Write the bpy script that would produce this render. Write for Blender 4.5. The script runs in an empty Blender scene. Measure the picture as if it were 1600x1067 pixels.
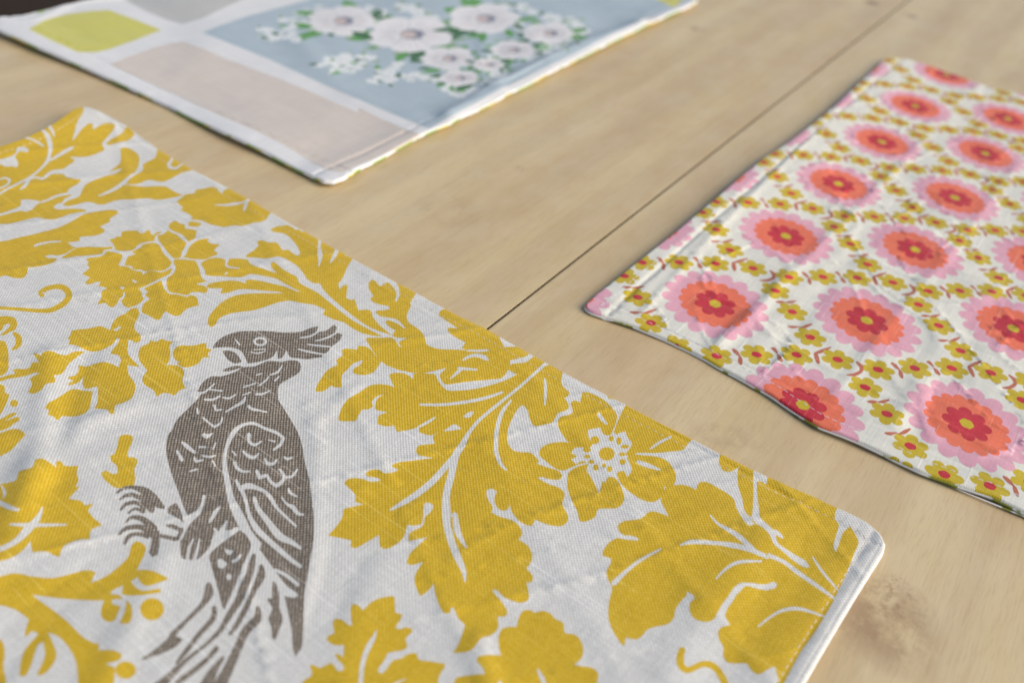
# Three sewn placemats lying on a pale jointed table top, soft daylight from the right.
import bpy, math, random, re
import numpy as np
from mathutils import Matrix, Vector
from mathutils.geometry import delaunay_2d_cdt
random.seed(4)
C = bpy.context.scene.collection
sc = bpy.context.scene

# ------------------------------------------------------------------ camera
S = 0.235                                   # eye height above the table
PITCH, ROLL, FPX = 0.64771, 0.12365, 1481.5
fwd = Vector((0, math.cos(PITCH), -math.sin(PITCH)))
up0 = Vector((0, math.sin(PITCH), math.cos(PITCH)))
rt0 = Vector((1, 0, 0))
rt = rt0 * math.cos(ROLL) + up0 * math.sin(ROLL)
up = -rt0 * math.sin(ROLL) + up0 * math.cos(ROLL)
cam_d = bpy.data.cameras.new('camera')
cam = bpy.data.objects.new('camera', cam_d); C.objects.link(cam)
m3 = Matrix((rt, up, -fwd)).transposed()
cam.matrix_world = Matrix.Translation((0, 0, S)) @ m3.to_4x4()
cam_d.sensor_width = 36; cam_d.lens = 36 * FPX / 1600
cam_d.clip_start = 0.01; cam_d.clip_end = 60
cam_d.dof.use_dof = True; cam_d.dof.focus_distance = 0.350; cam_d.dof.aperture_fstop = 6.8
cam_d.dof.aperture_blades = 7
sc.camera = cam
# ------------------------------------------------------------------ light
w = bpy.data.worlds.new('World'); sc.world = w; w.use_nodes = True
wn = w.node_tree
sky = wn.nodes.new('ShaderNodeTexSky'); sky.sky_type = 'NISHITA'; sky.sun_disc = False
SUN_EL, SUN_AZ = math.radians(33), math.radians(106)      # azimuth clockwise from +Y
sky.sun_elevation = SUN_EL; sky.sun_rotation = SUN_AZ
bg = wn.nodes['Background']; bg.inputs[1].default_value = 0.092
wn.links.new(sky.outputs[0], bg.inputs[0])
sun_d = bpy.data.lights.new('sun', 'SUN'); sun_d.energy = 2.7; sun_d.angle = math.radians(46)
sun_d.color = (1.0, 0.94, 0.85)
sun = bpy.data.objects.new('sun', sun_d); C.objects.link(sun)
sd = Vector((math.sin(SUN_AZ) * math.cos(SUN_EL), math.cos(SUN_AZ) * math.cos(SUN_EL), math.sin(SUN_EL)))
sun.rotation_euler = sd.to_track_quat('Z', 'Y').to_euler(); sun.location = sd * 3
sc.view_settings.view_transform = 'Standard'; sc.view_settings.look = 'None'
sc.view_settings.exposure = 0.44; sc.view_settings.gamma = 1

# ------------------------------------------------------------------ helpers
def plane(p):
    """pixel of the 1600 px photograph -> ray, as x,y on the table in eye heights"""
    p = np.atleast_2d(np.asarray(p, float))[:, :2] - np.array([800, 533.5])
    cr, sr = math.cos(ROLL), math.sin(ROLL)
    x = p[:, 0] * cr + p[:, 1] * sr; y = -p[:, 0] * sr + p[:, 1] * cr
    Y = FPX * math.cos(PITCH) - y * math.sin(PITCH); Z = -FPX * math.sin(PITCH) - y * math.cos(PITCH)
    return np.stack([x / -Z, Y / -Z], 1)
def land(q, h):
    """rays -> points on the surface z = h(x, y)"""
    z = np.full(len(q), .003)
    for _ in range(6):
        xy = q * (S - z)[:, None]; z = .4 * z + .6 * h(xy)
    return q * (S - z)[:, None]
def land_all(prints, h):
    if not prints: return []
    A = np.concatenate([p[2] for p in prints]); B = land(A, h); o = []; i = 0
    for k_, n_, P in prints: o.append((k_, n_, B[i:i + len(P)])); i += len(P)
    return o
def hsh(i, j, s):
    n = (i * 374761393 + j * 668265263 + s * 1442695041) & 0xffffffff
    n = ((n ^ (n >> 13)) * 1274126177) & 0xffffffff
    return ((n ^ (n >> 16)) & 0xffff) / 32767.5 - 1
def noise(xy, scale, s=0, st=(1, 1), rot=0.0):
    c, d = math.cos(rot), math.sin(rot)
    x = (xy[:, 0] * c + xy[:, 1] * d) / scale / st[0]; y = (-xy[:, 0] * d + xy[:, 1] * c) / scale / st[1]
    i = np.floor(x).astype(np.int64); j = np.floor(y).astype(np.int64); fx = x - i; fy = y - j
    u = fx * fx * fx * (fx * (fx * 6 - 15) + 10); v = fy * fy * fy * (fy * (fy * 6 - 15) + 10)
    a, b, c2, e = hsh(i, j, s), hsh(i + 1, j, s), hsh(i, j + 1, s), hsh(i + 1, j + 1, s)
    return (a * (1 - u) + b * u) * (1 - v) + (c2 * (1 - u) + e * u) * v
def ridge(xy, scale, s, st=(1, 1), rot=0.0, k=.12):
    return np.exp(-(noise(xy, scale, s, st, rot) / k) ** 2)
def segdist(xy, P, closed=True):
    P = np.asarray(P); Q = np.roll(P, -1, 0) if closed else P[1:]; P0 = P if closed else P[:-1]
    best = np.full(len(xy), 1e9)
    for a, b in zip(P0, Q):
        d = b - a; t = np.clip(((xy - a) @ d) / (d @ d + 1e-18), 0, 1)
        v = xy - a - t[:, None] * d; best = np.minimum(best, v[:, 0] ** 2 + v[:, 1] ** 2)
    return np.sqrt(best)
def crease(xy, pts, amp, wid):
    d = segdist(xy, pts, False); return amp * np.exp(-(d / wid) ** 2)
def smooth(p, closed, cosl=0.35, n=3):
    p = np.array(p, float); N = len(p)
    if N < 3: return p
    g = (lambda i: p[i % N]) if closed else (lambda i: p[min(max(i, 0), N - 1)])
    cor = []
    for i in range(N):
        a = (g(i) - g(i - 1))[:2]; b = (g(i + 1) - g(i))[:2]
        cor.append((a @ b) / (np.linalg.norm(a) * np.linalg.norm(b) + 1e-12) < cosl)
    o = []
    for i in range(N if closed else N - 1):
        p0, p1, p2, p3 = g(i - 1), g(i), g(i + 1), g(i + 2); L = np.linalg.norm((p2 - p1)[:2])
        ms = [(p2 - p0) / 2, (p3 - p1) / 2]
        for q in (0, 1):
            l = np.linalg.norm(ms[q][:2])
            if l > L: ms[q] = ms[q] * (L / l)
            if cor[(i + q) % N]: ms[q] = (p2 - p1) * .5
        k = n if L > 3 else 2 if L > 1.5 else 1
        for t in np.arange(k) / k:
            o.append((2*t**3 - 3*t*t + 1) * p1 + (t**3 - 2*t*t + t) * ms[0] + (-2*t**3 + 3*t*t) * p2 + (t**3 - t*t) * ms[1])
    if not closed: o.append(p[-1])
    return np.array(o)
TILE = dict(a=(0,160,4),b=(0,400,4),c=(0,620,4),d=(0,800,4),e=(300,300,4),f=(480,460,4),g=(480,680,4),h=(460,880,3.636),i=(780,560,4),j=(900,760,4),k=(1100,680,5),l=(1100,860,5),m=(700,880,4),p=(200,480,4.444),q=(180,640,4.2105),r=(200,840,4.444),A=(0,160,8),B=(0,280,8),C=(100,220,8),D=(120,330,8),E=(240,270,8),F=(120,420,8),G=(0,400,8),H=(300,330,8),I=(420,330,8),J=(540,420,8),K=(0,540,8),L=(560,940,8),M=(450,940,8),N=(1000,930,8),X=(0,0,2.857),Y=(350,0,2.857))
def parse(txt):
    out = []; m = -1; names = []
    for ln in txt.strip().splitlines():
        if ln.startswith('M '): m += 1; names.append(ln.split()[1:]); continue
        op, tile, rest = re.match(r'^([-+~=#]?o?)(\w) (.*)$', ln).groups(); pts = []
        for wd in rest.split():
            if len(wd) == 1: tile = wd; continue
            v = [float(z) for z in wd.split(',')]; x0, y0, s = TILE[tile]
            pts.append((x0 + v[0] / s, y0 + v[1] / s) + tuple(z / s for z in v[2:]))
        if 'o' in op:
            x, y, a, b = pts[0]; t = np.arange(18) / 18 * 2 * math.pi
            P = np.stack([x + a * np.cos(t), y + b * np.sin(t)], 1); neg = op[0] == '-'
        elif op == '#': P = np.array(pts); neg = False
        elif op in '+-': P = smooth(pts, True); neg = op == '-'
        else: P = stroke(smooth(pts, False)); neg = op == '~'
        out.append((m, neg, P))
    return names, out
def stroke(q):
    d = np.gradient(q[:, :2], axis=0); d /= np.linalg.norm(d, axis=1)[:, None] + 1e-12
    nn = np.stack([-d[:, 1], d[:, 0]], 1) * q[:, 2:3] / 2
    return np.concatenate([[q[0, :2] - d[0] * q[0, 2] * .4], q[:, :2] + nn, [q[-1, :2] + d[-1] * q[-1, 2] * .4], (q[:, :2] - nn)[::-1]])
def inside(P, X, Y):
    od = np.argsort(Y, kind='stable'); Xs, Ys = X[od], Y[od]; c = np.zeros(len(X), bool)
    ys = np.asarray(P)[:, 1]; ix = np.searchsorted(Ys, ys, 'left'); x0, y0 = P[-1]; i0 = ix[-1]
    for (x1, y1), i1 in zip(P, ix):
        if y0 != y1 and i0 != i1:
            a, b = (i0, i1) if i0 < i1 else (i1, i0)
            c[a:b] ^= Xs[a:b] < (x0 - x1) * (Ys[a:b] - y1) / (y0 - y1) + x1
        x0, y0, i0 = x1, y1, i1
    out = np.empty(len(X), bool); out[od] = c
    return out
def resample(P, step):
    P = np.asarray(P); Q = np.vstack([P, P[:1]]); L = np.r_[0, np.cumsum(np.linalg.norm(np.diff(Q, axis=0), axis=1))]
    n = max(8, int(L[-1] / step)); t = np.arange(n) / n * L[-1]
    return np.stack([np.interp(t, L, Q[:, 0]), np.interp(t, L, Q[:, 1])], 1)
def link_mesh(name, V, F, mat, parent=None, nrm=None, smooth_=True):
    me = bpy.data.meshes.new(name); me.from_pydata([tuple(v) for v in V], [], [tuple(int(i) for i in f) for f in F])
    me.materials.append(mat); me.update()
    if smooth_: me.polygons.foreach_set('use_smooth', [True] * len(me.polygons))
    if nrm is not None: me.normals_split_custom_set_from_vertices([tuple(n) for n in nrm])
    o = bpy.data.objects.new(name, me); C.objects.link(o)
    if parent: o.parent = parent
    return o

# ------------------------------------------------------------------ materials
class NT:
    def __init__(s, name):
        s.m = bpy.data.materials.new(name); s.m.use_nodes = True; s.t = s.m.node_tree
        s.b = s.t.nodes['Principled BSDF']
    def n(s, typ, **kw):
        o = s.t.nodes.new(typ)
        for k, v in kw.items():
            if k == 'ins':
                for a, b in v.items():
                    if isinstance(b, bpy.types.NodeSocket): s.t.links.new(b, o.inputs[a])
                    else: o.inputs[a].default_value = b
            else: setattr(o, k, v)
        return o
    def math(s, op, a, b=0.0, c=0.0):
        return s.n('ShaderNodeMath', operation=op, ins={0: a, 1: b, 2: c}).outputs[0]
    def mix(s, f, a, b, bt='MIX'):
        o = s.n('ShaderNodeMix', data_type='RGBA', blend_type=bt)
        for idx, v in ((0, f), (6, a), (7, b)):
            if isinstance(v, bpy.types.NodeSocket): s.t.links.new(v, o.inputs[idx])
            else: o.inputs[idx].default_value = v if idx == 0 else (*v, 1)
        return o.outputs[2]
    def noise(s, vec, scale, detail=3, rough=.5):
        return s.n('ShaderNodeTexNoise', ins={'Vector': vec, 'Scale': scale, 'Detail': detail, 'Roughness': rough}).outputs[0]
    def ramp(s, v, a, b, lo=0.0, hi=1.0):
        return s.n('ShaderNodeMapRange', ins={0: v, 1: a, 2: b, 3: lo, 4: hi}).outputs[0]
    def link(s, a, b): s.t.links.new(a, b)

def cloth(name, dark, light, rot, pitch, cover, bump=.35, rough=.75, sheen=.08, slub=.5, blot=.05, coat=0.0, slub2=0.0):
    """woven cotton; dark = colour of the dyed thread, light = where the thread crowns stay paler"""
    k = NT(name)
    tc = k.n('ShaderNodeTexCoord').outputs['Object']
    mp = k.n('ShaderNodeMapping', ins={0: tc, 2: (0, 0, -rot), 3: (1000, 1000, 1000)}).outputs[0]     # millimetres
    nz = k.n('ShaderNodeTexNoise', ins={'Vector': mp, 'Scale': .35, 'Detail': 2.0}).outputs[1]
    wob = k.n('ShaderNodeVectorMath', operation='MULTIPLY_ADD', ins={0: nz, 1: (.50, .50, 0), 2: mp}).outputs[0]
    sp = k.n('ShaderNodeSeparateXYZ', ins={0: wob})
    ax = k.math('SINE', k.math('MULTIPLY', sp.outputs[0], 2 * math.pi / pitch))
    ay = k.math('SINE', k.math('MULTIPLY', sp.outputs[1], 2 * math.pi / pitch))
    wv = k.math('MULTIPLY_ADD', k.math('MULTIPLY', ax, ay), .5, .5)
    st1 = k.n('ShaderNodeMapping', ins={0: mp, 3: (.05, 2.2, 1)}).outputs[0]
    st2 = k.n('ShaderNodeMapping', ins={0: mp, 3: (2.2, .06, 1)}).outputs[0]
    n1 = k.noise(st1, 1.0, 2); n2 = k.noise(st2, 1.0, 2)
    st3 = k.n('ShaderNodeMapping', ins={0: mp, 3: (.016, .85, 1)}).outputs[0]
    sl = k.ramp(k.noise(st3, 1.0, 1), .675, .72)
    if slub2:
        st4 = k.n('ShaderNodeMapping', ins={0: mp, 1: (40, 17, 5), 3: (.85, .03, 1)}).outputs[0]
        s2 = k.math('MULTIPLY', k.ramp(k.noise(st4, 1.0, 1), .64, .69), k.ramp(wv, .2, .8)); sl = k.math('MAXIMUM', sl, k.math('MULTIPLY', s2, slub2))
    crown = k.math('MULTIPLY', k.ramp(wv, .45, .85), cover)
    crown = k.math('MULTIPLY', crown, k.ramp(k.noise(mp, .8, 3), .3, .65, .30, 1.0))
    f = k.math('ADD', crown, k.math('MULTIPLY', sl, slub * .5)); f = k.math('MINIMUM', f, 1.0)
    col = k.mix(f, dark, light)
    thr = k.math('MULTIPLY_ADD', k.math('ADD', n1, n2), .30, .70)
    bl = k.math('MULTIPLY_ADD', k.noise(mp, .05, 3), blot * 2, 1 - blot)
    thr = k.math('MULTIPLY', thr, bl)
    gr = k.n('ShaderNodeCombineXYZ', ins={0: thr, 1: thr, 2: thr}).outputs[0]
    col = k.mix(1.0, col, gr, 'MULTIPLY')
    k.link(col, k.b.inputs['Base Color'])
    k.b.inputs['Roughness'].default_value = rough
    k.b.inputs['Sheen Weight'].default_value = sheen; k.b.inputs['Sheen Roughness'].default_value = .5
    k.b.inputs['Specular IOR Level'].default_value = .22
    if coat: k.b.inputs['Coat Weight'].default_value = coat; k.b.inputs['Coat Roughness'].default_value = .35
    wr = k.noise(mp, .09, 4, .6)
    hh = k.math('ADD', k.math('MULTIPLY', wv, .16), k.math('MULTIPLY', sl, .10))
    hh = k.math('ADD', hh, k.math('MULTIPLY', k.math('ADD', n1, n2), .10))
    hh = k.math('ADD', hh, k.math('MULTIPLY', wr, .55))
    bp = k.n('ShaderNodeBump', ins={'Strength': bump, 'Distance': .001, 'Height': hh}).outputs[0]
    k.link(bp, k.b.inputs['Normal'])
    return k.m

GA = math.atan2(2.49, 1.426)        # grain and joint direction on the table
def wood(name, seed):
    k = NT(name)
    tc = k.n('ShaderNodeTexCoord').outputs['Object']
    mp = k.n('ShaderNodeMapping', ins={0: tc, 1: (seed, seed * .7, 0)}).outputs[0]
    rot = k.n('ShaderNodeMapping', ins={0: mp, 2: (0, 0, -GA), 3: (1, 1, 1)}).outputs[0]
    lng = k.n('ShaderNodeMapping', ins={0: rot, 3: (3.0, 15, 1)}).outputs[0]
    fig = k.noise(lng, 2.0, 4, .55)
    fine = k.n('ShaderNodeMapping', ins={0: rot, 3: (130, 1900, 1)}).outputs[0]
    pore = k.noise(fine, 1.0, 3, .6)
    cloud = k.noise(k.n('ShaderNodeMapping', ins={0: rot, 3: (.6, 1.3, 1)}).outputs[0], 14.0, 4, .55)
    mot = k.noise(k.n('ShaderNodeMapping', ins={0: rot, 3: (.5, 1.0, 1)}).outputs[0], 75.0, 4, .6)
    wv = k.n('ShaderNodeTexWave', wave_type='BANDS', bands_direction='Y', ins={'Vector': lng, 'Scale': .55, 'Distortion': 7.0, 'Detail': 3.0, 'Detail Scale': 1.2})
    flm = k.ramp(wv.outputs[0], .1, .9, .0, 1.0)
    c1 = k.mix(k.ramp(fig, .3, .7), (.62, .455, .225), (.71, .555, .315))
    c2 = k.mix(k.math('MULTIPLY', k.ramp(cloud, .48, .72), .65), c1, (.58, .39, .205))
    c3 = k.mix(k.math('MULTIPLY', flm, .30), c2, (.50, .355, .20))
    c4 = k.mix(k.math('MULTIPLY', k.ramp(pore, .50, .70), .28), c3, (.36, .22, .11))
    fib = k.noise(k.n('ShaderNodeMapping', ins={0: rot, 3: (9, 420, 1)}).outputs[0], 1.0, 4, .65)
    c4 = k.mix(k.math('MULTIPLY', k.ramp(fib, .48, .72), .26), c4, (.44, .285, .145))
    rgn = k.noise(k.n('ShaderNodeMapping', ins={0: rot, 3: (1.5, 42, 1)}).outputs[0], 1.0, 3, .5)
    c4 = k.mix(k.math('MULTIPLY', k.ramp(rgn, .5, .62), .22), c4, (.52, .34, .18))
    c4 = k.mix(k.math('MULTIPLY', k.ramp(mot, .42, .68), .22), c4, (.74, .60, .41))
    # short dark flecks and pin knots
    vo = k.n('ShaderNodeTexVoronoi', ins={'Vector': k.n('ShaderNodeMapping', ins={0: rot, 3: (30, 52, 1)}).outputs[0], 'Scale': 1.0})
    sel = k.n('ShaderNodeSeparateColor', ins={0: vo.outputs['Color']})
    pick = k.math('GREATER_THAN', sel.outputs[0], .80)
    dot = k.math('MULTIPLY', k.ramp(vo.outputs['Distance'], .012, .05, 1.0, 0.0), pick)
    c5 = k.mix(k.math('MULTIPLY', dot, .55), c4, (.20, .12, .06))
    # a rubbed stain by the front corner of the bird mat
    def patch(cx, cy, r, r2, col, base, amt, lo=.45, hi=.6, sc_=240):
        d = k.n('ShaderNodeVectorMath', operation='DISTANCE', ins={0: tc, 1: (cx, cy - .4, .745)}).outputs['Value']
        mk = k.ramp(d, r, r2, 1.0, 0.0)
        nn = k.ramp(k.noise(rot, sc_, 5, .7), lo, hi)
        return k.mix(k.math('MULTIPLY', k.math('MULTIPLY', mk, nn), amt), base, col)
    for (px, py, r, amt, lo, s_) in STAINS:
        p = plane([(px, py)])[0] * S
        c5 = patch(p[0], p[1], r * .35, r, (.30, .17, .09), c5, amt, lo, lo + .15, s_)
    k.link(c5, k.b.inputs['Base Color'])
    rg = k.ramp(k.noise(rot, 26.0, 4, .6), .3, .7, .33, .48)
    k.link(rg, k.b.inputs['Roughness'])
    k.b.inputs['Specular IOR Level'].default_value = .50
    hh = k.math('ADD', k.math('MULTIPLY', k.math('ADD', pore, fib), -.12), k.math('MULTIPLY', k.noise(rot, 60, 2), .25))
    k.link(k.n('ShaderNodeBump', ins={'Strength': .25, 'Distance': .0008, 'Height': hh}).outputs[0], k.b.inputs['Normal'])
    return k.m
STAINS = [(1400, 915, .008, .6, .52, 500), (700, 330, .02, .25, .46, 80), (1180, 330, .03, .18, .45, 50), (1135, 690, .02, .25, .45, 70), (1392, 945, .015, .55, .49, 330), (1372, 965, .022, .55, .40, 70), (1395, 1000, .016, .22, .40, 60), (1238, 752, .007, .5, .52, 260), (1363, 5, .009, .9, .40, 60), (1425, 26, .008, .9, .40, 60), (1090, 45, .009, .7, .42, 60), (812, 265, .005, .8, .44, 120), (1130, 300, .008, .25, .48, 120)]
def plain(name, col, rough=.6):
    k = NT(name); k.b.inputs['Roughness'].default_value = rough
    tc = k.n('ShaderNodeTexCoord').outputs['Object']
    c = k.mix(k.noise(tc, 300, 3), tuple(x * .8 for x in col), tuple(min(1, x * 1.15) for x in col))
    k.link(c, k.b.inputs['Base Color']); return k.m

# ------------------------------------------------------------------ setting: the floor far below the table
fl = plain('floor_dark', (.040, .028, .020), .9)
bpy_v = [(-6, -4, -.745), (6, -4, -.745), (6, 9, -.745), (-6, 9, -.745)]
fl.node_tree.nodes['Principled BSDF'].inputs['Specular IOR Level'].default_value = .08
floor = link_mesh('floor', bpy_v, [(0, 1, 2, 3)], fl, smooth_=False); floor['kind'] = 'structure'

# ------------------------------------------------------------------ the table: two boards with an open joint
def prism(P, z0, z1, bev):
    """rounded-edge slab over a convex outline"""
    P = np.asarray(P); c = P.mean(0)
    def inset(d):
        N = len(P); out = []
        for i in range(N):
            a, b, e = P[i - 1], P[i], P[(i + 1) % N]
            d1 = (b - a) / np.linalg.norm(b - a); d2 = (e - b) / np.linalg.norm(e - b)
            n1 = np.array([-d1[1], d1[0]]); n2 = np.array([-d2[1], d2[0]]); bis = n1 + n2; bis /= bis @ n1
            out.append(b + bis * d)
        return np.array(out)
    rings = [(bev, z0), (0, z0 + bev)]
    for t in (0, 30, 60, 90):
        rings.append((bev * (1 - math.cos(math.radians(t))), z1 - bev + bev * math.sin(math.radians(t))))
    V = []; F = []; n = len(P)
    for d, z in rings: V += [(*p, z) for p in inset(d)]
    for r in range(len(rings) - 1):
        for i in range(n): F.append((r * n + i, r * n + (i + 1) % n, (r + 1) * n + (i + 1) % n, (r + 1) * n + i))
    F.append(tuple(range(n))[::-1]); F.append(tuple((len(rings) - 1) * n + i for i in range(n)))
    return V, F
g = np.array([math.cos(GA), math.sin(GA)]); gn = np.array([g[1], -g[0]])      # along / right of the joint
j0 = plane([(760, 515)])[0] * S; j1 = plane([(1420, 0)])[0] * S
g = (j1 - j0) / np.linalg.norm(j1 - j0); gn = np.array([g[1], -g[0]])
e0 = plane([(0, 38), (46, -6)]) * S                                        # the board's left end shows as a sliver
wl = 0.00065
tab = bpy.data.objects.new('table', None); C.objects.link(tab); tab.location = (0, .4, -.745)
tab['label'] = 'pale wooden table top with an open joint, under the three cloth mats'; tab['category'] = 'table'
off = np.array([0, .4])
eg = e0[0] + g * .004
def T(p): return p - off
lft = -(j0 - e0[0]) @ gn                                                   # distance of the table's left edge
L0 = j0 - g * .75; L1 = j0 + g * 1.45
wleft = abs((e0[0] - j0) @ gn) + .004
b1 = [L0 - gn * wleft, L0 - gn * wl, L1 - gn * wl, L1 - gn * wleft]
b2 = [L0 + gn * wl, L0 + gn * .62, L1 + gn * .62, L1 + gn * wl]
boards = []
for idx, b in enumerate((b1, b2)):
    V, F = prism([T(p) for p in b], .745 - .026, .745, .00012)
    o = link_mesh('board', V, F, wood('table_wood_%d' % idx, idx * 3.7), tab, smooth_=False)
    boards.append(o)
jf = plain('joint_shade', (.055, .034, .018), .9)  # added dark strip, its colour stands in for the shade inside the open joint
V, F = prism([T(p) for p in (L0 - gn * wl * .98, L0 + gn * wl * .98, L1 + gn * wl * .98, L1 - gn * wl * .98)], .745 - .008, .745 - .00028, .00002)
link_mesh('joint_shade_strip', V, F, jf, tab, smooth_=False)
bx = bpy.data.materials['table_wood_0']
def box_vf(c, sx, sy, z0, z1):
    return prism([c + g * -sx + gn * -sy, c + g * -sx + gn * sy, c + g * sx + gn * sy, c + g * sx + gn * -sy], z0, z1, .003)
for (u, v) in ((-.68, -wleft + .06), (-.68, .56), (1.38, -wleft + .06), (1.38, .56)):
    V, F = box_vf(T(j0 + g * u + gn * v), .028, .028, 0, .7185); link_mesh('leg', V, F, bx, tab, smooth_=False)
for u in (-.68, 1.38):
    V, F = box_vf(T(j0 + g * u + gn * ((.62 - wleft) / 2)), .012, (.62 + wleft) / 2 - .1, .63, .7185); link_mesh('rail', V, F, bx, tab, smooth_=False)

# ------------------------------------------------------------------ placemats
TH = .0021; RR = .00105
def mat_axes(P0, P1): d = (P1 - P0) / np.linalg.norm(P1 - P0); return d, np.array([-d[1], d[0]])

def split(f):
    u, inv = np.unique(f, return_inverse=True); inv = inv.reshape(f.shape); lab = np.arange(len(u))
    while True:
        m = lab[inv].min(1); new = lab.copy(); np.minimum.at(new, inv.ravel(), np.repeat(m, 3)); new = new[new]
        if (new == lab).all(): break
        lab = new
    fl_ = lab[inv[:, 0]]; ks, n_ = np.unique(fl_, return_counts=True); ks = ks[np.argsort(-n_)]; n_ = np.sort(n_)[::-1]
    keep = [k_ for k_, c_ in zip(ks, n_) if c_ >= 25] or [ks[0]]
    out = [[f[fl_ == k_]] for k_ in keep]
    for k_ in ks:
        if k_ not in keep: out[0].append(f[fl_ == k_])
    return [np.concatenate(o_) for o_ in out]
def build_mat(name, label, category, out_xy, h0, prints, mats, back_mat, cell, z_inset, stitch=None):
    """out_xy: closed outline (m); h0: height of the upper face; prints: [(key, neg, polygon xy)]; mats: key-> (name, material, parent key, label)"""
    O = resample(out_xy, .0016)
    if ((O[:, 0] * np.roll(O[:, 1], -1) - np.roll(O[:, 0], -1) * O[:, 1]).sum()) < 0: O = O[::-1]
    d = np.roll(O, -1, 0) - np.roll(O, 1, 0); d /= np.linalg.norm(d, axis=1)[:, None]; nin = np.stack([-d[:, 1], d[:, 0]], 1)
    ctr = np.array([O[:, 0].mean(), O[:, 1].mean()])
    root = bpy.data.objects.new(name, None); C.objects.link(root); root.location = (*ctr, 0)
    root['label'] = label; root['category'] = category; root['group'] = 'cloth placemats on the table'
    lo, hi = O.min(0), O.max(0)
    gx, gy = np.meshgrid(np.arange(lo[0], hi[0], cell), np.arange(lo[1], hi[1], cell)); G = np.stack([gx.ravel(), gy.ravel()], 1)
    G += np.random.RandomState(3).uniform(-.2, .2, G.shape) * cell
    G = G[inside(O, G[:, 0], G[:, 1])]; G = G[segdist(G, O) > .0021]
    V = []; E = []
    def add(P, closed=True):
        s = len(V); V.extend((P * 1000).tolist()); n = len(P)
        E.extend([(s + i, s + (i + 1) % n) for i in range(n if closed else n - 1)])
    for r in (0, .1, .35, .75, 1.2): add(O + nin * (r * RR))
    for r in (.0017, .0021, .0025, .0030, .0040, .0048, .0054, .0060, .0066, .0073, .0082, .0090, .0098, .0107, .0118):
        Q = O + nin * r; Q = Q[inside(O, Q[:, 0], Q[:, 1])]; Q = Q[segdist(Q, O) > r * .96]; V.extend((Q * 1000).tolist()); G = G[segdist(G, O) > .0033] if r == .0030 else G
    for key, neg, P in prints: add(P)
    V.extend((G * 1000).tolist())
    r = delaunay_2d_cdt([Vector(v) for v in V], E, [], 0, 1e-5, False)
    v2 = np.array([tuple(v) for v in r[0]]) / 1000; F = np.array([f for f in r[2] if len(f) == 3], int)
    cen = v2[F].mean(1)
    ok = inside(O, cen[:, 0], cen[:, 1]); F = F[ok]; cen = cen[ok]
    a, b, c = v2[F[:, 0]], v2[F[:, 1]], v2[F[:, 2]]
    flip = ((b - a)[:, 0] * (c - a)[:, 1] - (b - a)[:, 1] * (c - a)[:, 0]) < 0; F[flip] = F[flip][:, ::-1]
    ids = np.zeros(len(F), int); keys = [None]
    for key, neg, P in prints:
        x0, y0 = P.min(0); x1, y1 = P.max(0)
        s = np.where((cen[:, 0] >= x0) & (cen[:, 0] <= x1) & (cen[:, 1] >= y0) & (cen[:, 1] <= y1))[0]
        if not len(s): continue
        s = s[inside(P, cen[s, 0], cen[s, 1])]
        if neg: ids[s] = 0
        else:
            if key not in keys: keys.append(key)
            ids[s] = keys.index(key)
    def H(xy, dd=None):
        dd = segdist(xy, O) if dd is None else dd
        t = np.clip(dd / RR, 0, 1); return h0(xy) - RR + RR * np.sqrt(1 - (1 - t) ** 2)
    near = np.ones(len(v2)) * .05
    dv = segdist(v2, O); z = H(v2, dv)
    e = .00025
    gx_ = (h0(v2 + [e, 0]) - h0(v2 - [e, 0])) / (2 * e); gy_ = (h0(v2 + [0, e]) - h0(v2 - [0, e])) / (2 * e)
    N = np.stack([-gx_, -gy_, np.ones(len(v2))], 1); N /= np.linalg.norm(N, axis=1)[:, None]
    rim = np.where(dv < RR)[0]
    if len(rim):
        q = v2[rim]; idx = np.argmin(((q[:, None, :] - O[None]) ** 2).sum(2), 1); t = np.clip(1 - dv[rim] / RR, 0, 1)
        no = -nin[idx]; N[rim] = np.concatenate([no * t[:, None], np.sqrt(1 - t * t)[:, None] + .05], 1); N[rim] /= np.linalg.norm(N[rim], axis=1)[:, None]
    P3 = np.concatenate([v2 - ctr, z[:, None]], 1)
    made = {}
    def sub(f, nm, mat, par):
        u, inv = np.unique(f, return_inverse=True)
        return link_mesh(nm, P3[u], inv.reshape(f.shape), mat, par, N[u])
    sub(F[ids == 0], 'front_cloth', mats[None][1], root)
    for key in keys[1:]:
        f = F[ids == keys.index(key)]
        if len(f) < 3: continue
        nm, mt, par, lab = mats[key]
        comps = [f] if (not isinstance(key, int) or nm == 'printed_parrot') else split(f)
        for f in comps:
            o = sub(f, nm, mt, made.get(par, root)); made[key] = o
            if nm == 'petal_shading': o['kind'] = 'stuff'
            if lab: o['label'] = lab
    # backing: rolled side and underside, showing as a thin line along the edge
    prof = [(.06, -RR * .96), (-.22, -RR * 1.12), (-.30, -RR * 1.5), (-.1, -RR * 1.85), (.5, -TH + .00005)]
    V = []; F2 = []; n = len(O)
    hO = h0(O)
    for pn, dz in prof:
        Q = O + nin * (pn * .001); V += [(x, y, max(zz, .0001)) for (x, y), zz in zip(Q - ctr, hO + dz)]
    for rr in range(len(prof) - 1):
        for i in range(n): F2.append(((rr + 1) * n + i, (rr + 1) * n + (i + 1) % n, rr * n + (i + 1) % n, rr * n + i))
    rb = delaunay_2d_cdt([Vector(p) for p in ((O + nin * .0005) * 1000).tolist()] + [Vector(p * 1000) for p in G[::14]], [(i, (i + 1) % n) for i in range(n)], [], 0, 1e-5, False)
    vb = np.array([tuple(v) for v in rb[0]]) / 1000; s = len(V)
    zb = np.maximum(h0(vb) - TH, .0001); V += [(x, y, zz) for (x, y), zz in zip(vb - ctr, zb)]
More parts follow.
